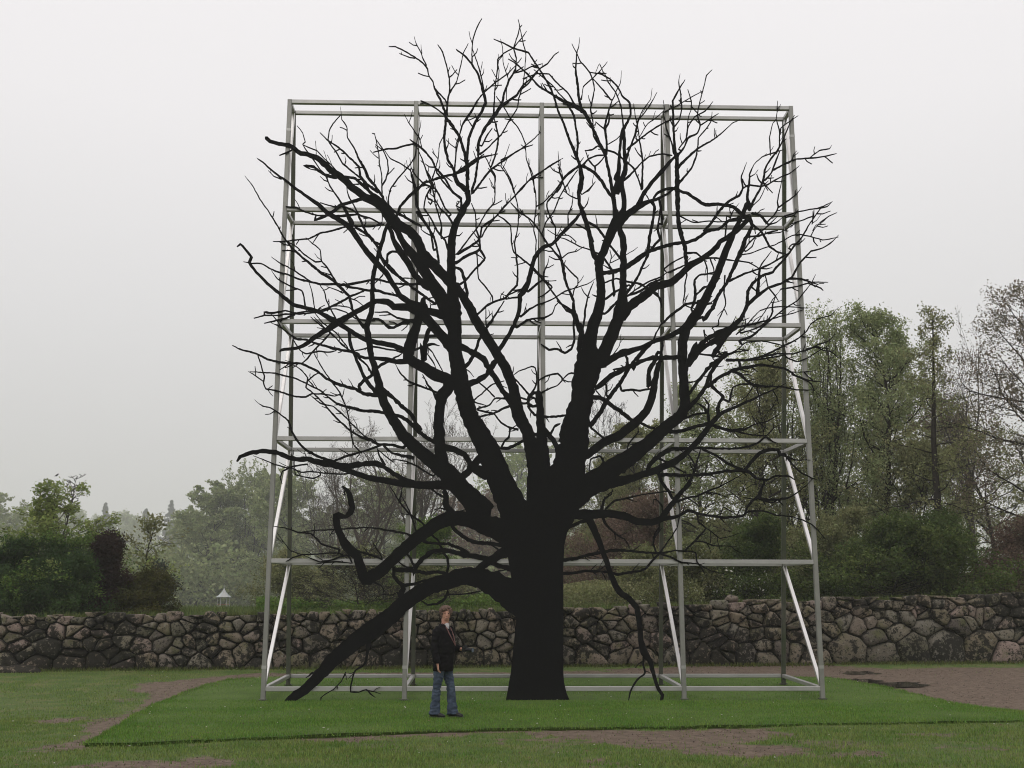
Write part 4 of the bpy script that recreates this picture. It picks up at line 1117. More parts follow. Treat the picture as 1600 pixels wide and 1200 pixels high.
_n.links.new(_t.outputs['Object'], _v.inputs['Vector']); _r = _n.nodes.new('ShaderNodeValToRGB'); _r.color_ramp.elements[0].position = .35; _r.color_ramp.elements[0].color = (.002, .002, .0023, 1); _r.color_ramp.elements[1].position = .7; _r.color_ramp.elements[1].color = (.006, .0055, .006, 1)
_n.links.new(_v.outputs[0], _r.inputs[0]); _n.links.new(_r.outputs[0], _b.inputs['Base Color']); _b.inputs['Roughness'].default_value = .85; _b.inputs['Specular IOR Level'].default_value = .12
sculpt = tag(link('tree_sculpture', None, loc=fp(0, PLV, 0)), 'huge flat black cut-out of a bare oak with spreading branches mounted on the frame', 'sculpture'); sculpt.rotation_euler.z = YAW
def ribbon(p, idx, thick):
    """solid flat bar following p (px); returns verts, faces in plate coordinates (u, depth, z)"""
    wmax = p[:, 2].max(); q = resample(p, 3.2 if wmax < 8 else 5.)
    n = len(q)
    if n < 2: return [], []
    tg = np.gradient(q[:, :2], axis=0); tg /= (np.linalg.norm(tg, axis=1)[:, None] + 1e-9); nr = np.stack([-tg[:, 1], tg[:, 0]], 1)
    s = np.concatenate([[0], np.cumsum(np.hypot(*np.diff(q[:, :2], axis=0).T))])
    wob = np.array([noise.noise((v * .10, idx * 3.7, 0)) + .55 * noise.noise((v * .31, idx * 5.7, 2)) for v in s]); knL = np.array([noise.noise((v * .22, idx * 1.3, 5)) for v in s]); knR = np.array([noise.noise((v * .22, idx * 2.1, 9)) for v in s])
    am = np.minimum(.9, .3 + wmax * .03); fade = np.clip(np.minimum(s, s[-1] - s) / 6, 0, 1)
    cen = q[:, :2] + nr * (wob * am * 1.4 * fade)[:, None]; hw = q[:, 2] / 2
    kk = .30 if wmax < 12 else .10
    Lh = hw * (1 + kk * knL * 1.6); Rh = hw * (1 + kk * knR * 1.6)
    Lp = cen + nr * Lh[:, None]; Rp = cen - nr * Rh[:, None]
    # rounded ends
    a0 = cen[0] - tg[0] * hw[0] * .8; a1 = cen[-1] + tg[-1] * hw[-1] * .9
    V = []
    y0 = -(idx % 60) * .00003; y1 = thick
    for arr in (Lp, Rp):
        for x, y in arr:
            u, z = board(x, y); V.append((u, y0, z))
    for x, y in (a0, a1):
        u, z = board(x, y); V.append((u, y0, z))
    m = len(V); V += [(u, y1, z) for u, y, z in V]
    F_ = []
    for k in range(n - 1):
        F_ += [(k, k + 1, n + k + 1, n + k), (m + k, m + n + k, m + n + k + 1, m + k + 1), (k, m + k, m + k + 1, k + 1), (n + k, n + k + 1, m + n + k + 1, m + n + k)]
    e0, e1 = 2 * n, 2 * n + 1
    T_ = [(0, n, e0), (n - 1, e1, 2 * n - 1), (m, m + e0, m + n), (m + n - 1, m + 2 * n - 1, m + e1)]
    F_ += [(0, e0, m + e0, m), (e0, n, m + n, m + e0), (n - 1, m + n - 1, m + e1, e1), (e1, m + e1, m + 2 * n - 1, 2 * n - 1)]
    return V, F_, T_
TRUNK = [(789,1101),(793,1078),(798,1050),(801,1020),(803,1000),(806,970),(803,940),(799,905),(795,880),(788,840),(786,815),(798,790),(822,790),(823,745),(836,726),(852,735),(862,726),(893,712),(914,715),(914,740),(905,765),(905,795),(896,815),(886,832),(882,850),(880.5,870),(879.5,900),(880,925),(880,1000),(880,1050),(881,1066),(885,1083),(893,1101)]
tp = [board(x, y) for x, y in TRUNK]; tp = [(u, min(z, 20)) for u, z in tp]
dense = []
for i in range(len(tp)):
    a, b = np.array(tp[i]), np.array(tp[(i + 1) % len(tp)]); k = max(1, int(np.linalg.norm(b - a) / .12))
    for j in range(k): q = a + (b - a) * j / k; q[0] += .006 * noise.noise((q[0] * 9, q[1] * 9, 0)); dense.append(q)
bm = bmesh.new(); fr = [bm.verts.new((u, -.0021, z)) for u, z in dense]; bk = [bm.verts.new((u, .035, z)) for u, z in dense]
bm.faces.new(fr); bm.faces.new(bk[::-1])
for k in range(len(fr)): bm.faces.new((fr[k], bk[k], bk[(k + 1) % len(bk)], fr[(k + 1) % len(fr)]))
me = bpy.data.meshes.new('trunk'); bm.to_mesh(me); bm.free(); me.materials.append(BK); link('trunk', me, sculpt)
limbs = {}; owner = {}; area = {}
for i, (l_, p) in enumerate(strokes):
    if l_:
        V, F_, T_ = ribbon(p, i, .03); limbs[i] = link('limb', npmesh('limb', V, F_, BK, False, tri=T_), sculpt); owner[i] = i
    area[i] = float((np.hypot(*np.diff(p[:, :2], axis=0).T) * (p[1:, 2] + p[:-1, 2]) / 2).sum())
small = [i for i in area if not strokes[i][0]]
for _ in range(4):
    for i in small:
        if i in owner: continue
        g, c, j, wd, ds = nearest(i, strokes[i][1][0, :2])
        if j in owner: owner[i] = owner[j]
big = set(sorted(small, key=lambda i: -area[i])[:270]); RV, RF, RT, ro = [], [], [], 0
for i in small:
    r_ = ribbon(strokes[i][1], i, .03)
    if not r_[0]: continue
    V, F_, T_ = r_
    if i in big:
        link('branch', npmesh('branch', V, F_, BK, False, tri=T_), limbs.get(owner.get(i)) or sculpt)
    else:
        RV += V; RF += [tuple(k + ro for k in f) for f in F_]; RT += [tuple(k + ro for k in f) for f in T_]; ro += len(V)
o = link('twigs', npmesh('twigs', RV, RF, BK, False, tri=RT), sculpt); o['kind'] = 'stuff'

# ------------------------------------------------------------------ man
def frames(P_, uref):
    P_ = [Vector(p) for p in P_]; out = []
    for i, p in enumerate(P_):
        t = (P_[min(i + 1, len(P_) - 1)] - P_[max(i - 1, 0)]).normalized(); u = (Vector(uref) - t * Vector(uref).dot(t)).normalized(); out.append((p, u, t.cross(u).normalized(), t))
    return out
def tube_bm(bm, P_, rad, uref=(0, 1, 0), n=16, sub=4):
    """closed loft; rad: list of (ru, rv)"""
    P_ = np.array(P_, float); rad = np.array([(r, r) if not hasattr(r, '__len__') else r for r in rad], float); Q = []; Rr = []
    for k in range(len(P_) - 1):
        for j in range(sub):
            t = j / sub; ts = t * t * (3 - 2 * t); Q.append(P_[k] * (1 - t) + P_[k + 1] * t); Rr.append(rad[k] * (1 - ts) + rad[k + 1] * ts)
    Q.append(P_[-1]); Rr.append(rad[-1])
    rings = []
    for (p, u, v, t), (a, b) in zip(frames(Q, uref), Rr):
        rings.append([bm.verts.new(p + u * a * math.cos(w) + v * b * math.sin(w)) for w in [2 * math.pi * k / n for k in range(n)]])
    for r0, r1 in zip(rings, rings[1:]):
        for k in range(n): bm.faces.new((r0[k], r0[(k + 1) % n], r1[(k + 1) % n], r1[k]))
    bm.faces.new(rings[0][::-1]); bm.faces.new(rings[-1])
def ball_bm(bm, c, r):
    g = bmesh.ops.create_icosphere(bm, subdivisions=3, radius=1)
    for v in g['verts']: v.co = Vector((c[0] + v.co.x * r[0], c[1] + v.co.y * r[1], c[2] + v.co.z * r[2]))
def fuse(name, bm, voxel, m, parent, disp=None, smooth=2):
    bmesh.ops.recalc_face_normals(bm, faces=bm.faces)
    me = bpy.data.meshes.new(name); bm.to_mesh(me); bm.free(); o = bpy.data.objects.new(name, me); COL.objects.link(o)
    r_ = o.modifiers.new('r', 'REMESH'); r_.mode = 'VOXEL'; r_.voxel_size = voxel
    s_ = o.modifiers.new('s', 'SMOOTH'); s_.iterations = smooth; s_.factor = .5
    dg = bpy.context.evaluated_depsgraph_get(); me2 = bpy.data.meshes.new_from_object(o.evaluated_get(dg)); bpy.data.objects.remove(o)
    if disp:
        amp, sc = disp; nrm = [v.normal.copy() for v in me2.vertices]
        for v, n_ in zip(me2.vertices, nrm):
            f = 1 - abs(noise.noise(Vector((v.co.x * sc, v.co.y * sc, v.co.z * sc * 1.7)))) * 2; v.co += n_ * amp * (f - .5)
    me2.polygons.foreach_set('use_smooth', np.ones(len(me2.polygons), bool)); me2.materials.clear(); me2.materials.append(m); me2.name = name
    return link(name, me2, parent)
SKIN = mat('skin', (.40, .20, .145), .55, col2=(.46, .25, .18), scale=30)
JACK = mat('black_jacket', (.0045, .004, .005), .9, col2=(.009, .008, .009), spec=.1, scale=20, bump=.3, bump_scale=60)
JEAN = mat('blue_jeans', (.018, .028, .05), .85, col2=(.072, .097, .14), scale=5, bump=.3, bump_scale=90)
HAIRM = mat('hair', (.095, .055, .042), .6, col2=(.17, .11, .085), scale=40, bump=.6, bump_scale=90)
SHOE = mat('dark_shoe', (.012, .011, .012), .5)
SHIRT = mat('white_shirt', (.42, .40, .41), .8)
SCARF = mat('strap', (.16, .08, .075), .8)
SOLE = mat('shoe_sole', (.05, .045, .04), .8)
EYE_M = mat('eye', (.03, .02, .015), .2); LIP = mat('lips', (.30, .11, .09), .5)
gx_, gy_ = ground_px(692, 1121)
man = tag(link('person', None, loc=(gx_, gy_, .004)), 'man in black jacket and flared blue jeans standing side-on with hand at his side', 'person')
man.rotation_euler.z = R(-28)
bm = bmesh.new()
tube_bm(bm, [(-.02, 0, .84), (-.01, 0, .98), (0, 0, 1.15), (0, 0, 1.30), (0, 0, 1.42), (.0, 0, 1.48)], [(.16, .11), (.155, .115), (.15, .115), (.165, .115), (.16, .09), (.07, .06)])
tube_bm(bm, [(-.005, 0, 1.44), (.01, 0, 1.52), (.02, 0, 1.60)], [(.062, .06), (.055, .058), (.06, .065)])
# head, turned to look over at the camera side
HA = R(-50); hc = Vector((.03, 0, 1.675))
def hd(x, y, z): return (hc.x + x * math.cos(HA) - y * math.sin(HA), hc.y + x * math.sin(HA) + y * math.cos(HA), hc.z + z)
tube_bm(bm, [hd(.03, 0, -.115), hd(.025, 0, -.09), hd(.012, 0, -.05), hd(0, 0, 0), hd(-.008, 0, .05), hd(-.01, 0, .09), hd(-.01, 0, .115)],
        [(.025, .03), (.045, .06), (.062, .085), (.073, .098), (.075, .1), (.058, .078), (.02, .025)], uref=(-math.sin(HA), math.cos(HA), 0))
tube_bm(bm, [hd(.095, 0, .03), hd(.112, 0, -.005), hd(.118, 0, -.022), hd(.098, 0, -.032)], [.010, .013, .017, .010], n=10)
tube_bm(bm, [hd(.088, -.03, .034), hd(.097, 0, .033), hd(.088, .03, .034)], [.009, .010, .009], uref=(0, 0, 1), n=8)
tube_bm(bm, [hd(.092, -.02, -.057), hd(.1, 0, -.056), hd(.092, .02, -.057)], [.008, .010, .008], uref=(0, 0, 1), n=8)
for s_ in (-1, 1): ball_bm(bm, hd(-.005, s_ * .076, 0), (.018, .011, .03))
# legs under the trousers, arms
tube_bm(bm, [(-.025, -.085, .88), (-.04, -.09, .70), (-.065, -.10, .5), (-.085, -.104, .28), (-.10, -.106, .09)], [.06, .05, .038, .034, .03]); tube_bm(bm, [(-.015, .085, .88), (.03, .09, .70), (.075, .10, .5), (.095, .108, .28), (.115, .11, .09)], [.06, .05, .038, .034, .03])
SHn, ELn, WRn = (0, -.175, 1.42), (-.045, -.245, 1.12), (.04, -.26, .86)
SHf, ELf, WRf = (0, .175, 1.42), (-.02, .25, 1.13), (.235, .19, 1.10)
tube_bm(bm, [SHn, ELn, WRn], [.05, .04, .027]); tube_bm(bm, [SHf, ELf, WRf], [.05, .04, .027])
def hand(bm, w, d, curl, side):
    """palm and five fingers from wrist w, pointing along d; curl bends them towards 'curl'"""
    w = Vector(w); d = Vector(d).normalized(); c = Vector(curl).normalized(); s = d.cross(c).normalized() * side
    tube_bm(bm, [w - d * .02, w + d * .03, w + d * .085], [(.027, .02), (.040, .017), (.042, .015)], uref=s[:], n=12)
    for f, (o_, L) in enumerate(((-.032, .062), (-.011, .075), (.011, .07), (.031, .055))):
        b = w + d * .08 + s * o_; p1 = b + d * L * .45 + c * .008; p2 = p1 + (d * .7 + c * .7).normalized() * L * .33; p3 = p2 + (d * .3 + c).normalized() * L * .25
        tube_bm(bm, [b - d * .015, b, p1, p2, p3], [.0095, .0095, .0088, .008, .0065], uref=s[:], n=8, sub=2)
    b = w + d * .03 - s * .032; p1 = b - s * .022 + d * .035 + c * .01; p2 = p1 + d * .032 + c * .01
    tube_bm(bm, [b + s * .01, b, p1, p2], [.013, .013, .011, .008], uref=c[:], n=8, sub=2)
hand(bm, WRn, (.12, .02, -1), (.5, .45, 0), 1)
hand(bm, WRf, (1, -.25, .05), (0, -.25, -1), 1)
fuse('body', bm, .0065, SKIN, man, smooth=1)
for s_ in (-1, 1):
    bm = bmesh.new(); ball_bm(bm, hd(.085, s_ * .029, .013), (.010, .011, .008)); me = bpy.data.meshes.new('eye'); bm.to_mesh(me); bm.free(); me.materials.append(EYE_M); link('eye', me, man)
bm = bmesh.new(); ball_bm(bm, hd(.096, 0, -.056), (.009, .024, .006)); me = bpy.data.meshes.new('mouth'); bm.to_mesh(me); bm.free(); me.materials.append(LIP); link('mouth', me, man)
# hair: thick, collar length, swept
bm = bmesh.new()
ball_bm(bm, hd(-.022, 0, .052), (.112, .106, .094)); ball_bm(bm, hd(-.05, 0, -.005), (.085, .1, .095)); ball_bm(bm, hd(-.055, 0, -.08), (.055, .082, .06)); ball_bm(bm, hd(.06, -.035, .085), (.045, .05, .03)); ball_bm(bm, hd(.045, -.01, .095), (.055, .065, .035))
for s_ in (-1, 1): ball_bm(bm, hd(.0, s_ * .076, .025), (.035, .016, .045))
fuse('hair', bm, .008, HAIRM, man, disp=(.026, 26), smooth=1)
# jacket
bm = bmesh.new()
tube_bm(bm, [(-.01, 0, .745), (-.01, 0, .82), (-.01, 0, .95), (.01, 0, 1.10), (.01, 0, 1.25), (0, 0, 1.38), (-.005, 0, 1.46), (-.01, 0, 1.52)], [(.20, .155), (.202, .158), (.195, .16), (.192, .168), (.20, .158), (.20, .125), (.125, .095), (.078, .078)], n=28)
tube_bm(bm, [(0, -.15, 1.43), (-.01, -.2, 1.38), ELn, (.005, -.262, .97), (.035, -.262, .868)], [.078, .082, .066, .058, .056])
tube_bm(bm, [(0, .15, 1.43), (-.01, .2, 1.38), ELf, (.12, .22, 1.115), (.215, .195, 1.10)], [.078, .082, .066, .058, .054])
fuse('jacket', bm, .012, JACK, man, disp=(.012, 9), smooth=3)
bm = bmesh.new(); tube_bm(bm, [(.07, -.03, 1.435), (.072, -.03, 1.47), (.05, -.02, 1.51)], [(.028, .04), (.036, .042), (.052, .048)], n=16)
fuse('shirt', bm, .010, SHIRT, man, disp=(.006, 20), smooth=1)
bm = bmesh.new()
for y_ in (-.055, .05): tube_bm(bm, [(.0, y_ * 1.3, 1.53), (.085, y_ * 1.2, 1.45), (.158, y_, 1.32), (.20, .04, 1.16)], [.012, .012, .010, .008], n=8)
fuse('neck_strap', bm, .006, SCARF, man, smooth=1)
# jeans
bm = bmesh.new()
tube_bm(bm, [(-.02, 0, 1.0), (-.02, 0, .88), (-.02, 0, .80)], [(.16, .12), (.17, .125), (.165, .12)], n=24)
tube_bm(bm, [(-.025, -.085, .88), (-.04, -.09, .70), (-.065, -.10, .5), (-.085, -.104, .28), (-.10, -.106, .10), (-.10, -.106, .045)], [(.088, .10), (.078, .092), (.062, .07), (.066, .075), (.078, .095), (.084, .108)], n=22)
tube_bm(bm, [(-.015, .085, .88), (.03, .09, .70), (.075, .10, .5), (.095, .108, .28), (.115, .11, .10), (.12, .11, .045)], [(.088, .10), (.078, .092), (.062, .07), (.066, .075), (.078, .095), (.084, .108)], n=22)
fuse('jeans', bm, .011, JEAN, man, disp=(.012, 11), smooth=2)
for x_, y_ in ((-.078, -.106), (.143, .112)):
    bm = bmesh.new(); tube_bm(bm, [(x_ - .10, y_, .045), (x_ - .02, y_, .05), (x_ + .08, y_, .042), (x_ + .15, y_, .03), (x_ + .175, y_, .025)], [(.036, .036), (.042, .045), (.046, .036), (.040, .024), (.022, .014)], n=14)
    sh = fuse('shoe', bm, .008, SHOE, man, smooth=2)
    bm = bmesh.new(); tube_bm(bm, [(x_ - .12, y_, .008), (x_, y_, .008), (x_ + .09, y_, .008), (x_ + .18, y_, .01)], [(.034, .009), (.038, .009), (.05, .009), (.025, .008)], n=12); fuse('sole', bm, .006, SOLE, sh, smooth=1)
# the camera he carries
CB = mat('camera_body', (.015, .015, .017), .4); CG = mat('lens_glass', (.10, .12, .16), .08, spec=.8)
cmr = tag(link('handheld_camera', None, loc=man.location + Matrix.Rotation(R(-28), 3, 'Z') @ Vector((.34, .12, 1.10))), 'dark camera with a lens held in front of the man', 'camera'); cmr.rotation_euler.z = R(-34)
bm = bmesh.new(); bmesh.ops.create_cube(bm, size=1)
for v in bm.verts: v.co = Vector((v.co.x * .05, v.co.y * .13, v.co.z * .085))
bmesh.ops.bevel(bm, geom=bm.edges[:], offset=.012, segments=2, affect='EDGES'); me = bpy.data.meshes.new('camera_body'); bm.to_mesh(me); bm.free(); me.materials.append(CB); link('camera_body', me, cmr)
bm = bmesh.new(); tube_bm(bm, [(.02, 0, -.005), (.06, 0, -.005), (.065, 0, -.005), (.13, 0, -.01), (.16, 0, -.012)], [.030, .030, .034, .036, .040], uref=(0, 1, 0), n=18, sub=2); bmesh.ops.recalc_face_normals(bm, faces=bm.faces); me = bpy.data.meshes.new('lens'); bm.to_mesh(me); bm.free(); me.materials.append(CB); ln = link('lens', me, cmr)
bm = bmesh.new(); tube_bm(bm, [(.158, 0, -.012), (.1625, 0, -.012)], [.034, .032], n=18, sub=1); bmesh.ops.recalc_face_normals(bm, faces=bm.faces); me = bpy.data.meshes.new('front_glass'); bm.to_mesh(me); bm.free(); me.materials.append(CG); link('front_glass', me, ln)
bm = bmesh.new(); bmesh.ops.create_cube(bm, size=1)
for v in bm.verts: v.co = Vector((v.co.x * .04, v.co.y * .045 * (1 - .3 * (v.co.z > 0)), .055 + v.co.z * .03))
me = bpy.data.meshes.new('viewfinder'); bm.to_mesh(me); bm.free(); me.materials.append(CB); link('viewfinder', me, cmr)

# ------------------------------------------------------------------ trees and shrubs
def bark(name, col): return mat(name, col, .95, col2=tuple(c * .55 for c in col), scale=9, bump=.6, bump_scale=25, spec=.15)
BARK_D = bark('dark_bark', (.035, .029, .024)); BARK_G = bark('grey_bark', (.085, .075, .065)); BARK_B = bark('brown_bark', (.065, .047, .038))
def leafm(name, c1, c2, sc=.6, isl=.35): return mat(name, c1, .7, col2=c2, scale=sc, island=isl, transl=.42, spec=.2)
LG = leafm('spring_leaf', (.23, .28, .115), (.32, .35, .18))
LY = leafm('fresh_leaf', (.20, .26, .07), (.28, .33, .11))
LM = leafm('olive_leaf', (.17, .19, .075), (.25, .245, .12))
LD = leafm('dark_leaf', (.046, .074, .020), (.115, .15, .040))
LP = leafm('purple_leaf', (.030, .017, .015), (.050, .028, .022))
LR = leafm('copper_leaf', (.14, .088, .066), (.19, .14, .10))
LB = leafm('budding_leaf', (.17, .125, .10), (.2, .18, .12))
LJ = leafm('juniper_leaf', (.040, .046, .012), (.085, .078, .018))
LBR = leafm('bright_leaf', (.085, .155, .026), (.15, .21, .05))
LBD = leafm('bluish_leaf', (.045, .065, .045), (.065, .085, .055))
LDD = leafm('self_shaded_leaf', (.026, .052, .016), (.065, .11, .03))  # leaf colour darkened to stand in for self-shadow inside the bushes
PET = leafm('white_petal', (.55, .55, .48), (.6, .58, .52), isl=.1)

def unit(v): return v / (np.linalg.norm(v) + 1e-9)
def grow(rg, H, Wd, br, sty):
    g = dict(clear=.25, n=(20, 7, 5), up=.18, el=(20, 60), prof=lambda t: math.sin(math.pi * min(1, .15 + t * .85)) ** .6, wob=.16, rl=(.45, .45), lean=0, fork=0, twist=.1, levels=3, dev=(28, 60))
    g.update(sty); lines = []
    k = 9; tr = [np.zeros(3)]; d = np.array([g['lean'], 0, 1.0])
    top = H * (g['fork'] if g['fork'] else 1)
    for j in range(k):
        d = unit(d + np.append(rg.normal(0, g['twist'], 2), 0) * .5); d[2] = max(d[2], .6); tr.append(tr[-1] + unit(d) * top / k)
    tr = np.array(tr); tr[:, 2] *= top / tr[-1, 2]
    rr = br * (1 - np.linspace(0, 1, k + 1) * (.55 if g['fork'] else .93)); rr[0] *= 1.35
    lines.append((tr, rr, 7, 0))
    def branch(p, d, L, r0, up, k=5, wob=None):
        pts = [p]; 
        for j in range(k):
            d = unit(d + np.array([0, 0, up]) + rg.normal(0, g['wob'], 3)); p = p + d * L / k; pts.append(p)
        return np.array(pts), np.linspace(r0, r0 * .22, k + 1)
    def inter(pts, t):
        x = t * (len(pts) - 1); i = min(int(x), len(pts) - 2); return pts[i] + (pts[i + 1] - pts[i]) * (x - i), unit(pts[i + 1] - pts[i])
    tips = []
    n1 = g['n'][0]
    for i in range(n1):
        u = (i + rg.uniform(.1, .9)) / n1
        t = u if not g['fork'] else .45 + .55 * u
        tt = g['clear'] + (1 - g['clear']) * t if not g['fork'] else t
        p, td = inter(tr, min(tt, .985)); az = i * 2.399 + rg.uniform(-.4, .4)
        if g['fork']: L = H * (1 - g['fork']) * rg.uniform(.85, 1.15) * 1.05; e = R(rg.uniform(*g['el']))
        else: L = Wd / 2 * g['prof'](u) * rg.uniform(.75, 1.2); e = R(g['el'][0] + (g['el'][1] - g['el'][0]) * u + rg.uniform(-8, 8))
        d = np.array([math.cos(az) * math.cos(e), math.sin(az) * math.cos(e), math.sin(e)])
        if L < .15: continue
        r0 = min(br * (.55 if g['fork'] else .32) * (1 - .5 * u), max(.012, L * .02 if not g['fork'] else L * .03))
        pts, ra = branch(p, d, L, r0, g['up'], 6); lines.append((pts, ra, 5, 1))
        for j in range(g['n'][1]):
            t2 = .18 + .82 * (j + rg.uniform(0, 1)) / g['n'][1]; p2, d2 = inter(pts, min(t2, .99)); w = unit(np.cross(d2, rg.normal(0, 1, 3))); a = R(rg.uniform(*g['dev']))
            L2 = L * g['rl'][0] * (1.15 - .55 * t2) * rg.uniform(.7, 1.25); q, rq = branch(p2, d2 * math.cos(a) + w * math.sin(a), L2, max(r0 * .45 * (1 - .6 * t2), .006), g['up'] * .8, 4); lines.append((q, rq, 4, 2))
            for m in range(g['n'][2]):
                t3 = .15 + .85 * (m + rg.uniform(0, 1)) / g['n'][2]; p3, d3 = inter(q, min(t3, .99)); w = unit(np.cross(d3, rg.normal(0, 1, 3))); a = R(rg.uniform(*g['dev']))
                L3 = L2 * g['rl'][1] * (1.2 - .5 * t3) * rg.uniform(.6, 1.3); s3, rs = branch(p3, d3 * math.cos(a) + w * math.sin(a), L3, max(rq[0] * .4, .004), g['up'] * .6, 3); lines.append((s3, rs, 3, 3)); tips.append(s3)
                if g['levels'] > 3:
                    for m4 in range(g.get('n4', 3)):
                        t4 = rg.uniform(.2, 1); p4, d4 = inter(s3, min(t4, .99)); w = unit(np.cross(d4, rg.normal(0, 1, 3))); a = R(rg.uniform(*g['dev']))
                        s4, r4 = branch(p4, d4 * math.cos(a) + w * math.sin(a), L3 * .55 * rg.uniform(.6, 1.3), max(rs[0] * .5, .003), g['up'] * .4, 2); lines.append((s4, r4, 3, 4))
    return lines, tips
def tubes(lines, minr=.004):
    V, F_, off = [], [], 0
    for pts, ra, n, lv in lines:
        k = len(pts); tg = np.gradient(pts, axis=0); tg /= (np.linalg.norm(tg, axis=1)[:, None] + 1e-9)
        ref = np.array([.31, .95, .05]); u = np.cross(tg, ref); u /= (np.linalg.norm(u, axis=1)[:, None] + 1e-9); w = np.cross(tg, u)
        a = np.arange(n) * 2 * np.pi / n; r = np.maximum(ra, minr)[:, None, None]
        ring = pts[:, None, :] + r * (u[:, None, :] * np.cos(a)[None, :, None] + w[:, None, :] * np.sin(a)[None, :, None])
        V.append(ring.reshape(-1, 3)); i = np.arange(k - 1)[:, None] * n; j = np.arange(n)[None, :]; j2 = (j + 1) % n
        F_.append(np.stack([i + j, i + j2, i + n + j2, i + n + j], -1).reshape(-1, 4) + off); off += k * n
    return np.concatenate(V), np.concatenate(F_)
def leaves(rg, tips, n, size, spread, flat=.0, droop=0):
    T_ = rg.integers(0, len(tips), n); t = rg.uniform(0, 1, n); C = np.empty((n, 3))
    lens = np.array([len(x) for x in tips]); A = np.array([x[0] for x in tips]); M_ = np.array([x[len(x) // 2] for x in tips]); E_ = np.array([x[-1] for x in tips])
    a, m_, e = A[T_], M_[T_], E_[T_]; tt = t[:, None]; C = np.where(tt < .5, a + (m_ - a) * tt * 2, m_ + (e - m_) * (tt * 2 - 1)); C = C + rg.normal(0, spread, (n, 3)); C[:, 2] -= droop * rg.uniform(0, 1, n)
    nrm = rg.normal(0, 1, (n, 3)); nrm[:, 2] += flat * 2; nrm /= np.linalg.norm(nrm, axis=1)[:, None]
    u = np.cross(nrm, rg.normal(0, 1, (n, 3))); u /= np.linalg.norm(u, axis=1)[:, None] + 1e-9; v = np.cross(nrm, u); s = size * rg.uniform(.5, 1.35, (n, 1))
    V = np.stack([C - u * s, C + v * s * .55, C + u * s, C - v * s * .55], 1).reshape(-1, 3); return V, np.arange(4 * n).reshape(-1, 4)
def tree(name, label, cat, px, dist, toppy, wpx, seed, bk, leaf, nleaf, lsize, sty=None, group=None, br=None, spread=.12, flat=.2, basez=None, minr=.004, crown='crown', petals=0):
    rg = np.random.default_rng(seed); x = at(px, dist); z = gz(x, dist) - .1 if basez is None else basez
    H = ztop(toppy, dist) - z; Wd = wpx / FOC * dist; br = br or max(.04, H * .016)
    lines, tips = grow(rg, H * .97, Wd, br, sty or {})
    # fit the crown to the wanted height and width
    allp = np.concatenate([l[0] for l in lines]); hz = np.percentile(allp[:, 2], 99.7); hw = np.percentile(np.abs(allp[:, 0]), 97) * 2
    kz = H / hz; kx = np.clip(Wd / hw, .4, 2.5)
    lines = [(l[0] * np.array([kx, kx, kz]), l[1], l[2], l[3]) for l in lines]; tips = [t * np.array([kx, kx, kz]) for t in tips]
    root = tag(link(name, None, loc=(x, dist, z)), label, cat, group)
    V, F_ = tubes([l for l in lines if l[3] <= 1], minr); link('trunk', npmesh('trunk', V, F_, bk, True), root)
    V, F_ = tubes([l for l in lines if l[3] > 1], minr); o = link('twigs', npmesh('twigs', V, F_, bk, False), root)
    if leaf: V, F_ = leaves(rg, tips, nleaf, lsize, spread, flat); link(crown, npmesh(crown, V, F_, leaf), root)
    if petals: V, F_ = leaves(rg, tips, petals, .045, spread, .2); link('blossom', npmesh('blossom', V, F_, PET), root)
    return root
leafy = dict(clear=.22, n=(26, 8, 5), el=(15, 62), up=.14)
tree_round = dict(clear=.2, n=(36, 9, 6), el=(8, 66), up=.08, wob=.2, prof=lambda t: max(.15, math.sin(math.pi * (.2 + t * .72))) ** .55, dev=(30, 66), rl=(.42, .45))
tall = dict(fork=.26, n=(12, 11, 7), el=(18, 80), up=.09, wob=.17, rl=(.42, .44), dev=(30, 64))
vase = dict(fork=.25, n=(9, 10, 7), el=(30, 82), up=.10, wob=.15, rl=(.42, .44), dev=(25, 58))
spready = dict(fork=.36, n=(7, 9, 7), el=(32, 68), up=.10, wob=.2, rl=(.42, .42), dev=(28, 62), levels=4, n4=4)
shrub = dict(clear=.02, n=(30, 8, 5), el=(10, 70), up=.10, prof=lambda t: .95 - .45 * t, twist=.3)
larch = dict(clear=.18, n=(44, 6, 4), el=(-5, 35), up=.05, prof=lambda t: 1.05 - .85 * t, rl=(.34, .4), twist=.03)
conif = dict(clear=.05, n=(46, 7, 4), el=(-12, 15), up=.0, prof=lambda t: 1.05 - t, rl=(.35, .4), twist=.01)
# right-hand group
tree('beech_tree', 'tall light green tree directly right of the frame, leftmost of the tall group', 'tree', 1292, 47, 478, 175, 11, BARK_D, LG, 24786, 0.058, tall)
tree('beech_tree', 'broad light green tree with rounded top between the frame and the dark larch', 'tree', 1392, 45, 480, 190, 12, BARK_D, LG, 28090, 0.058, tree_round)
tree('beech_tree', 'green tree filling in low behind the two tallest light green trees', 'tree', 1345, 56, 540, 190, 13, BARK_D, LM, 18176, 0.074, tree_round)
tree('larch_tree', 'dark slender tree with straight trunk and bare drooping side branches', 'tree', 1478, 40, 486, 150, 14, BARK_D, LM, 7000, 0.050, larch, br=.19)
tree('bare_tree', 'pale bare tree with forked branches right of the dark slender tree', 'tree', 1532, 52, 500, 130, 15, BARK_G, LB, 3500, 0.050, dict(spready, el=(50, 78)), br=.2)
tree('budding_tree', 'wide tree with sparse pinkish buds at the right edge', 'tree', 1625, 39, 440, 260, 16, BARK_D, LB, 20000, 0.048, dict(leafy, n=(26, 9, 6)))
tree('beech_tree', 'hazy olive tree seen between the larch and the right edge', 'tree', 1560, 60, 640, 200, 17, BARK_D, LM, 16524, 0.078, tree_round)
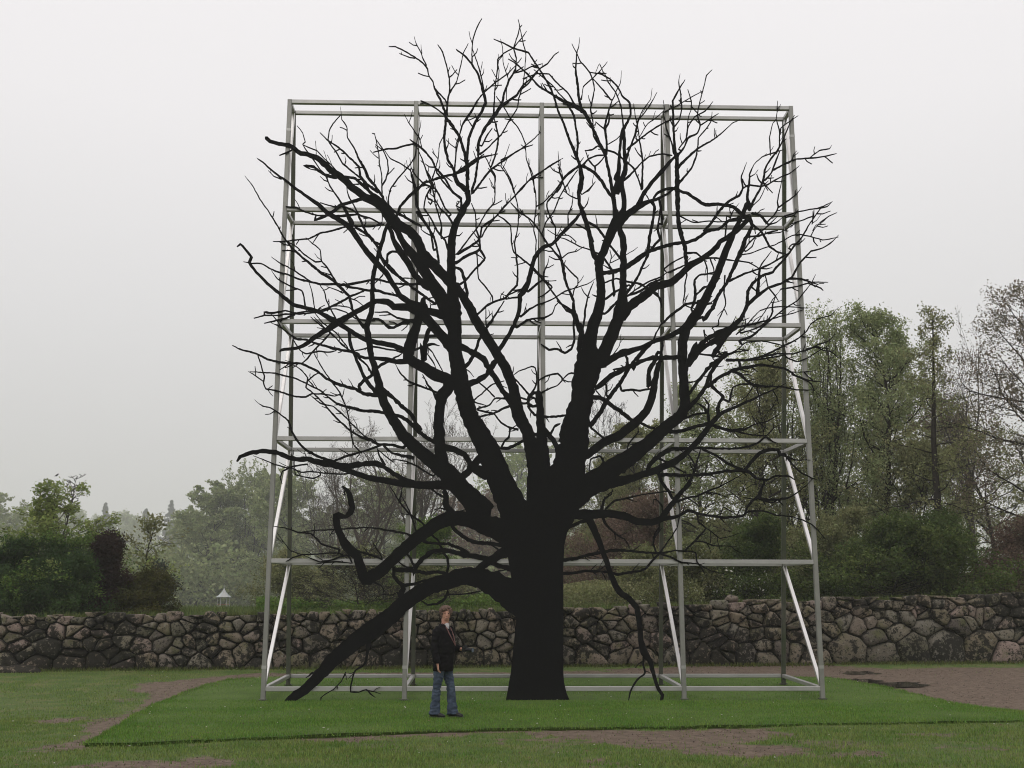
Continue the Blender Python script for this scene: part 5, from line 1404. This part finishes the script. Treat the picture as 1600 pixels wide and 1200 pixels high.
tree('willow_tree', 'olive green tree seen through the right bay of the frame', 'tree', 1182, 44, 553, 190, 18, BARK_D, LM, 24786, 0.054, tree_round, br=.2)
tree('beech_tree', 'dark green tree standing right behind the right-hand frame post', 'tree', 1245, 50, 520, 130, 19, BARK_D, LG, 16524, 0.067, tall)
tree('beech_tree', 'green tree behind the third bay of the frame', 'tree', 1095, 50, 598, 150, 20, BARK_D, LG, 19828, 0.063, tree_round)
tree('beech_tree', 'low green tree behind the lower right branches of the sculpture', 'tree', 1030, 54, 658, 160, 21, BARK_D, LM, 19828, 0.070, leafy)
tree('bare_tree', 'thin bare treetop seen right of the sculpture trunk', 'tree', 968, 62, 600, 130, 22, BARK_D, None, 0, 0.050, dict(spready, el=(50, 80)), br=.14, minr=.008)
tree('beech_tree', 'olive tree right of the sculpture trunk', 'tree', 945, 58, 715, 150, 23, BARK_D, LM, 18176, 0.070, tree_round)
tree('beech_tree', 'dense green undergrowth tree below the larch', 'tree', 1440, 44, 690, 200, 24, BARK_D, LM, 18176, 0.054, leafy)
tree('hazel_bush', 'olive green bush behind the rightmost frame post', 'bush', 1275, 40, 800, 150, 25, BARK_D, LM, 22000, 0.050, shrub)
tree('dark_bush', 'large dark green bush behind the wall to the right of the frame', 'bush', 1400, 37.5, 806, 250, 26, BARK_D, LD, 60000, 0.050, dict(shrub, n=(44, 9, 6)), spread=.1)
tree('copper_bush', 'reddish brown bush behind the wall at the right edge', 'bush', 1562, 38, 812, 150, 27, BARK_B, LR, 22000, 0.035, dict(shrub, n=(44, 9, 6)), spread=.1)
tree('dark_bush', 'dark green bush behind the wall between the two right frame posts', 'bush', 1195, 38, 810, 130, 28, BARK_D, LD, 30000, 0.045, shrub, spread=.1)
tree('blossom_bush', 'green bush dotted with white blossom behind the wall', 'bush', 1085, 38, 850, 130, 29, BARK_D, LM, 26000, 0.040, shrub, petals=700)
tree('blossom_bush', 'sparse bush with white flowers low behind the wall left of the right frame post', 'bush', 1165, 37, 880, 90, 30, BARK_D, LD, 9000, 0.040, shrub, petals=500)
tree('copper_tree', 'rust coloured small tree just right of the sculpture trunk', 'tree', 950, 46, 768, 190, 31, BARK_B, LR, 26000, 0.050, dict(shrub, n=(36, 9, 6)))
tree('dark_bush', 'grey green bush low behind the wall right of the trunk', 'bush', 1010, 40, 860, 130, 32, BARK_D, LM, 20000, 0.045, shrub)
# middle
tree('copper_tree', 'hazy reddish tree seen between the lower limbs left of the trunk', 'tree', 745, 130, 770, 150, 33, BARK_B, LR, 20000, 0.140, leafy)
tree('beech_tree', 'pale green hazy tree behind the forks of the sculpture', 'tree', 770, 230, 694, 210, 34, BARK_D, LY, 23328, 0.242, tree_round)
tree('bright_bush', 'bright green bush behind the wall above the standing man', 'bush', 655, 44, 812, 110, 35, BARK_D, LBR, 24000, 0.045, shrub)
tree('bare_tree', 'bare brown tree behind the second frame post, left of the trunk', 'tree', 655, 95, 632, 190, 36, BARK_B, LB, 2500, 0.055, dict(spready, n=(9, 10, 7)), br=.26, minr=.011)
tree('bare_tree', 'wide bare tree with fine twigs behind the first bay of the frame', 'tree', 565, 90, 636, 210, 37, BARK_B, LB, 2500, 0.055, dict(spready, n=(9, 10, 7)), br=.3, minr=.010)
tree('bare_tree', 'smaller bare hazy tree just inside the left frame post', 'tree', 505, 130, 690, 150, 38, BARK_G, None, 0, 0.083, dict(spready, n=(8, 9, 6)), br=.2, minr=.011)
tree('twiggy_bush', 'dark twiggy bush behind the wall below the raised black limb', 'bush', 560, 40, 850, 200, 39, BARK_D, LM, 5000, 0.035, dict(shrub, levels=4, n=(30, 9, 6), n4=3), minr=.006)
tree('twiggy_bush', 'brown thicket behind the wall under the long leaning limb', 'bush', 700, 42, 880, 140, 40, BARK_B, LM, 12000, 0.040, dict(shrub, n=(34, 9, 6)))
tree('beech_tree', 'hazy green tree behind the bare trees, near the left posts', 'tree', 470, 170, 735, 160, 41, BARK_D, LG, 31200, 0.208, tree_round)
tree('beech_tree', 'hazy green tree seen between the two left posts', 'tree', 600, 175, 745, 180, 42, BARK_D, LG, 31200, 0.216, tree_round)
tree('bush', 'grey green bush behind the wall just left of the twiggy one', 'bush', 470, 52, 862, 130, 43, BARK_D, LM, 20000, 0.055, shrub)
# left
tree('beech_tree', 'rounded hazy green tree behind the little pavilion', 'tree', 305, 185, 752, 120, 44, BARK_D, LG, 31200, 0.214, tree_round)
tree('beech_tree', 'taller hazy half bare tree left of the frame', 'tree', 375, 190, 724, 100, 45, BARK_D, LG, 11700, 0.190, vase)
tree('beech_tree', 'hazy green tree touching the left frame post', 'tree', 425, 195, 738, 120, 46, BARK_D, LG, 28600, 0.220, tree_round)
tree('beech_tree', 'dark hazy tree standing low at the foot of the taller half bare tree', 'tree', 350, 200, 800, 170, 47, BARK_D, LG, 33800, 0.207, tree_round, dict(leafy, clear=.08))
tree('bluish_bush', 'large dark hazy bush beside the little pavilion', 'bush', 305, 190, 895, 100, 48, BARK_D, LBD, 20000, 0.216, shrub)
tree('sapling', 'slender sapling with sparse leaves right of the dark shrubs', 'tree', 222, 42, 812, 70, 49, BARK_D, LM, 750, 0.075, dict(leafy, clear=.35, n=(16, 5, 4), el=(45, 75)), br=.06)
tree('grey_bush', 'purplish grey twiggy bush at the foot of the sapling', 'bush', 225, 48, 878, 90, 50, BARK_G, LBD, 5000, 0.050, dict(shrub, levels=4), minr=.008)
tree('maple_shrub', 'leafy maple shrub with arching light green shoots above the left dark bushes', 'bush', 92, 37, 752, 210, 51, BARK_B, LY, 10000, 0.058, dict(clear=.12, n=(26, 7, 5), el=(28, 72), up=.06, prof=lambda t: 1.25 - .75 * t, twist=.15), br=.08, flat=.8, spread=.06)
tree('maple_shrub', 'mid green spreading maple shrub with flat layered leaves below the arching shoots', 'bush', 85, 36, 832, 200, 52, BARK_B, LBR, 15000, 0.050, dict(shrub, el=(5, 40)), flat=.8, spread=.08)
tree('dark_bush', 'nearly black evergreen bush behind the wall at the left edge', 'bush', 20, 35.5, 850, 190, 53, BARK_D, LDD, 46000, 0.045, shrub, spread=.1)
tree('dark_bush', 'dark leafy bush behind the wall just left of the purple column', 'bush', 95, 34.5, 870, 120, 54, BARK_D, LDD, 30000, 0.040, shrub, spread=.1)
tree('purple_column', 'tall narrow purple black shrub between the green bushes and the juniper', 'bush', 161, 36, 838, 52, 55, BARK_D, LP, 36000, 0.040, dict(shrub, n=(44, 6, 4), el=(40, 75), prof=lambda t: 1.0 - .25 * t, twist=.02), spread=.1)
tree('juniper', 'low yellow green juniper mound at the right end of the left shrubs', 'bush', 210, 36, 893, 105, 56, BARK_D, LJ, 36000, 0.035, dict(shrub, n=(44, 7, 5)), spread=.08)
tree('bare_shoots', 'thin bare shoots rising above the left bushes', 'bush', 62, 38, 738, 70, 57, BARK_G, None, 0, 0.050, dict(clear=.2, n=(16, 4, 3), el=(62, 82), up=.3, prof=lambda t: .9, twist=.08), br=.06, minr=.011)
tree('beech_tree', 'hazy yellow green tree at the left edge behind the bushes', 'tree', -10, 260, 770, 160, 58, BARK_D, LG, 20000, 0.338, tree_round)
# far conifers
for j, (px, py, w, lab) in enumerate(((152, 788, 26, 'faint pointed conifer in the fog just above the purple shrub'), (215, 797, 26, 'faint pointed conifer in the fog above the sapling'), (256, 784, 30, 'faint conifer in the fog left of the rounded hazy tree'))):
    tree('spruce_tree', lab, 'tree', px, 620, py, w, 80 + j, BARK_D, LBD, 7000, .8, conif, group='fog-bound conifers on the far hillside', minr=.03)
# far wood reads as one mass
rg = np.random.default_rng(99); LV, LF, lo = [], [], 0
protos = []
for j in range(6):
    lines, tips = grow(rg, 22, 17, .2, dict(leafy, n=(14, 5, 3))); protos.append(leaves(rg, tips, 1500, .75, 1.0))
for dd0, sp_, x0, x1 in ((640, 13, -640, 420), (820, 14, -760, 560), (1000, 15, -900, 700)):
    for x in np.arange(x0, x1, sp_):
        px = 800 + x / dd0 * FOC
        if px > 1750 or px < -300: continue
        V, F_ = protos[rg.integers(6)]; dd = dd0 + rg.uniform(-40, 40); s = rg.uniform(.75, 1.15); a = rg.uniform(0, 6.28)
        W_ = V * s; W_ = np.stack([W_[:, 0] * math.cos(a) - W_[:, 1] * math.sin(a), W_[:, 0] * math.sin(a) + W_[:, 1] * math.cos(a), W_[:, 2]], 1)
        LV.append(W_ + np.array([x, dd, gz(x, dd) - 2])); LF.append(F_ + lo); lo += len(V)
o = link('distant_wood', npmesh('distant_wood', np.concatenate(LV), np.concatenate(LF), LG)); tag(o, 'far-off woodland fading into the fog', 'woodland', kind='stuff')

def thicket(name, label, pxs, dist, toppy, leaf, n, size, seed):
    rg = np.random.default_rng(seed); px = rg.uniform(pxs[0], pxs[1], n); dd = dist * rg.uniform(.93, 1.07, n); x = (px - 800) / FOC * dd * math.cos(PITCH)
    lump = np.array([.62 + .5 * noise.noise((a * .02 * 60 / dist * 3, b * .05, seed)) + .25 * noise.noise((a * .3, b * .2, seed)) for a, b in zip(x, dd)])
    z0 = np.array([gz(a, b) for a, b in zip(x, dd)]); z = z0 + (ztop(toppy, dist) - z0) * lump * rg.uniform(0, 1, n) ** .6 * 1.2
    C = np.stack([x, dd, z], 1); nr = rg.normal(0, 1, (n, 3)); nr /= np.linalg.norm(nr, axis=1)[:, None]; u = np.cross(nr, rg.normal(0, 1, (n, 3))); u /= np.linalg.norm(u, axis=1)[:, None]; v = np.cross(nr, u); s = size * rg.uniform(.5, 1.4, (n, 1))
    V = np.stack([C - u * s, C + v * s * .6, C + u * s, C - v * s * .6], 1).reshape(-1, 3)
    tag(link(name, npmesh(name, V, np.arange(4 * n).reshape(-1, 4), leaf)), label, 'undergrowth', kind='stuff')
thicket('undergrowth', 'dull green undergrowth filling the gaps below the right-hand trees', (860, 1780), 58, 838, LM, 60000, .11, 5)
thicket('low_scrub', 'low olive scrub just behind the right half of the wall', (820, 1780), 41, 905, LM, 50000, .05, 6)
thicket('low_scrub', 'pale green weeds and scrub behind the middle of the wall', (400, 860), 42, 918, LBR, 36000, .05, 7)
thicket('undergrowth', 'hazy dark green thicket below the far trees on the left', (-200, 900), 185, 862, LG, 60000, .34, 8)

# ------------------------------------------------------------------ pavilion
PW = mat('pavilion_white', (.36, .36, .35), .6); PRD = mat('pavilion_red', (.42, .12, .12), .7); PRF = mat('pavilion_roof', (.40, .43, .42), .5, col2=(.3, .33, .33), scale=6)
gd = 150; gxp = at(348, gd); gzb = ztop(952, gd); s_ = gd / FOC
pav = tag(link('garden_pavilion', None, loc=(gxp, gd, gzb)), 'tiny white open pavilion with a pointed striped roof beyond the wall', 'pavilion')
pr, ph = 9.0 * s_, 18 * s_
for k in range(6):
    a = k * math.pi / 3 + .3; x, y = pr * math.cos(a), pr * math.sin(a); beam('post', Vector((x, y, -.2)), Vector((x, y, ph)), .05, PW, pav)
    a2 = a + math.pi / 3; x2, y2 = pr * math.cos(a2), pr * math.sin(a2)
    for z_, m_ in ((.36 * ph, PRD), (.12 * ph, PRD), (.97 * ph, PW)): beam('rail', Vector((x, y, z_)), Vector((x2, y2, z_)), .04, m_, pav)
    for t in (.25, .5, .75): beam('baluster', Vector((x + (x2 - x) * t, y + (y2 - y) * t, .08 * ph)), Vector((x + (x2 - x) * t, y + (y2 - y) * t, .36 * ph)), .02, PW, pav)
    # roof panels curve up to the finial
    V = []; prof = [(1.32, 1.0), (.92, 1.14), (.5, 1.34), (.18, 1.6), (.02, 1.78)]
    for r_, z_ in prof:
        for aa in (a, a2): V.append((pr * r_ * math.cos(aa), pr * r_ * math.sin(aa), ph * z_))
    V += [(v[0], v[1], v[2] - .03) for v in V]; n = len(prof) * 2
    F_ = [(2 * i, 2 * i + 1, 2 * i + 3, 2 * i + 2) for i in range(len(prof) - 1)] + [(n + 2 * i, n + 2 * i + 2, n + 2 * i + 3, n + 2 * i + 1) for i in range(len(prof) - 1)] + [(0, n, n + 1, 1)]
    link('roof_panel', npmesh('roof_panel', V, F_, PRF if k % 2 else PW), pav)
beam('finial', Vector((0, 0, ph * 1.7)), Vector((0, 0, ph * 2.0)), .03, PW, pav)

# ------------------------------------------------------------------ loose crumbs of earth, daisies
def scatter(name, label, cat, n, m, size, flat, want_bare, lift):
    S = sample(n * 4, -9, 13, 12.6, 31); bb = bare(S); it = in_poly(S, tb)
    S = S[(bb > .55) & ~it][:n] if want_bare else S[(bb < .3) | it][:n]
    n = len(S); z = np.array([gz_front(y) + (.05 if t_ else 0) for (x, y), t_ in zip(S, in_poly(S, tb))]) + lift
    base_ = np.array([(1, 0, 0), (0, 1, 0), (-1, 0, 0), (0, -1, 0), (0, 0, 1), (0, 0, -1)], float); T0 = np.array([(0, 1, 4), (1, 2, 4), (2, 3, 4), (3, 0, 4), (1, 0, 5), (2, 1, 5), (3, 2, 5), (0, 3, 5)])
    s = size * rng.uniform(.4, 1.5, (n, 1, 1)) ** 1.5; V = base_[None] * s * np.array([1, 1, flat]) * rng.uniform(.6, 1.3, (n, 6, 1)); az = rng.uniform(0, 6.28, n)
    X = V[..., 0] * np.cos(az)[:, None] - V[..., 1] * np.sin(az)[:, None]; Y = V[..., 0] * np.sin(az)[:, None] + V[..., 1] * np.cos(az)[:, None]
    V = np.stack([X + S[:, :1], Y + S[:, 1:], V[..., 2] + z[:, None]], -1).reshape(-1, 3); T_ = (T0[None] + 6 * np.arange(n)[:, None, None]).reshape(-1, 3)
    tag(link(name, npmesh(name, V, None, m, False, tri=T_)), label, cat, kind='stuff')
scatter('soil_crumbs', 'small crumbs and clods of earth on the bare patches and path', 'soil', 9000, mat('soil_crumb', (.15, .112, .085), .95, island=.6), .009, .7, True, .0)
scatter('daisies', 'tiny white daisies dotted through the grass', 'flowers', 260, PET, .011, .4, False, .045)
scatter('fallen_leaves', 'small brown leaf scraps lying in the grass', 'leaves', 500, mat('leaf_scrap', (.12, .08, .04), .9, island=.5), .016, .25, False, .03)

# ------------------------------------------------------------------ bird on the top shoot
BD = mat('black_feather', (.012, .012, .014), .6)
bx = at(70, 38); bz = ztop(744, 38)
bird = tag(link('bird', None, loc=(bx, 38, bz)), 'small dark bird perched on the thin bare shoots at the left', 'bird'); bird.scale = (.6, .6, .6)
bm = bmesh.new(); tube_bm(bm, [(-.13, 0, -.03), (-.06, 0, 0), (0, 0, .03), (.05, 0, .07), (.075, 0, .10), (.10, 0, .105)], [(.012, .006), (.03, .03), (.042, .045), (.035, .038), (.026, .028), (.01, .012)], n=12)
bmesh.ops.recalc_face_normals(bm, faces=bm.faces); me = bpy.data.meshes.new('body'); bm.to_mesh(me); bm.free(); me.materials.append(BD); link('body', me, bird)
bm = bmesh.new(); tube_bm(bm, [(.10, 0, .105), (.13, 0, .10)], [.007, .002], n=6); bmesh.ops.recalc_face_normals(bm, faces=bm.faces); me = bpy.data.meshes.new('beak'); bm.to_mesh(me); bm.free(); me.materials.append(BD); link('beak', me, bird)
for y_ in (-.012, .012): beam('leg', Vector((0, y_, -.06)), Vector((0, y_, 0)), .006, BD, bird, .001)

# ------------------------------------------------------------------ mist
bm = bmesh.new(); bmesh.ops.create_cube(bm, size=1)
for v in bm.verts: v.co = Vector((v.co.x * 2900, 350 + v.co.y * 1960, -1.5 + (v.co.z + .5) * 125))
me = bpy.data.meshes.new('haze'); bm.to_mesh(me); bm.free()
hm = bpy.data.materials.new('haze'); hm.use_nodes = True; n = hm.node_tree; n.nodes.clear(); vo = n.nodes.new('ShaderNodeVolumePrincipled'); oo = n.nodes.new('ShaderNodeOutputMaterial')
vo.inputs['Color'].default_value = (.97, .975, .97, 1); vo.inputs['Density'].default_value = HAZE; vo.inputs['Anisotropy'].default_value = 0
n.links.new(vo.outputs[0], oo.inputs['Volume']); me.materials.append(hm); tag(link('haze', me), kind='stuff')
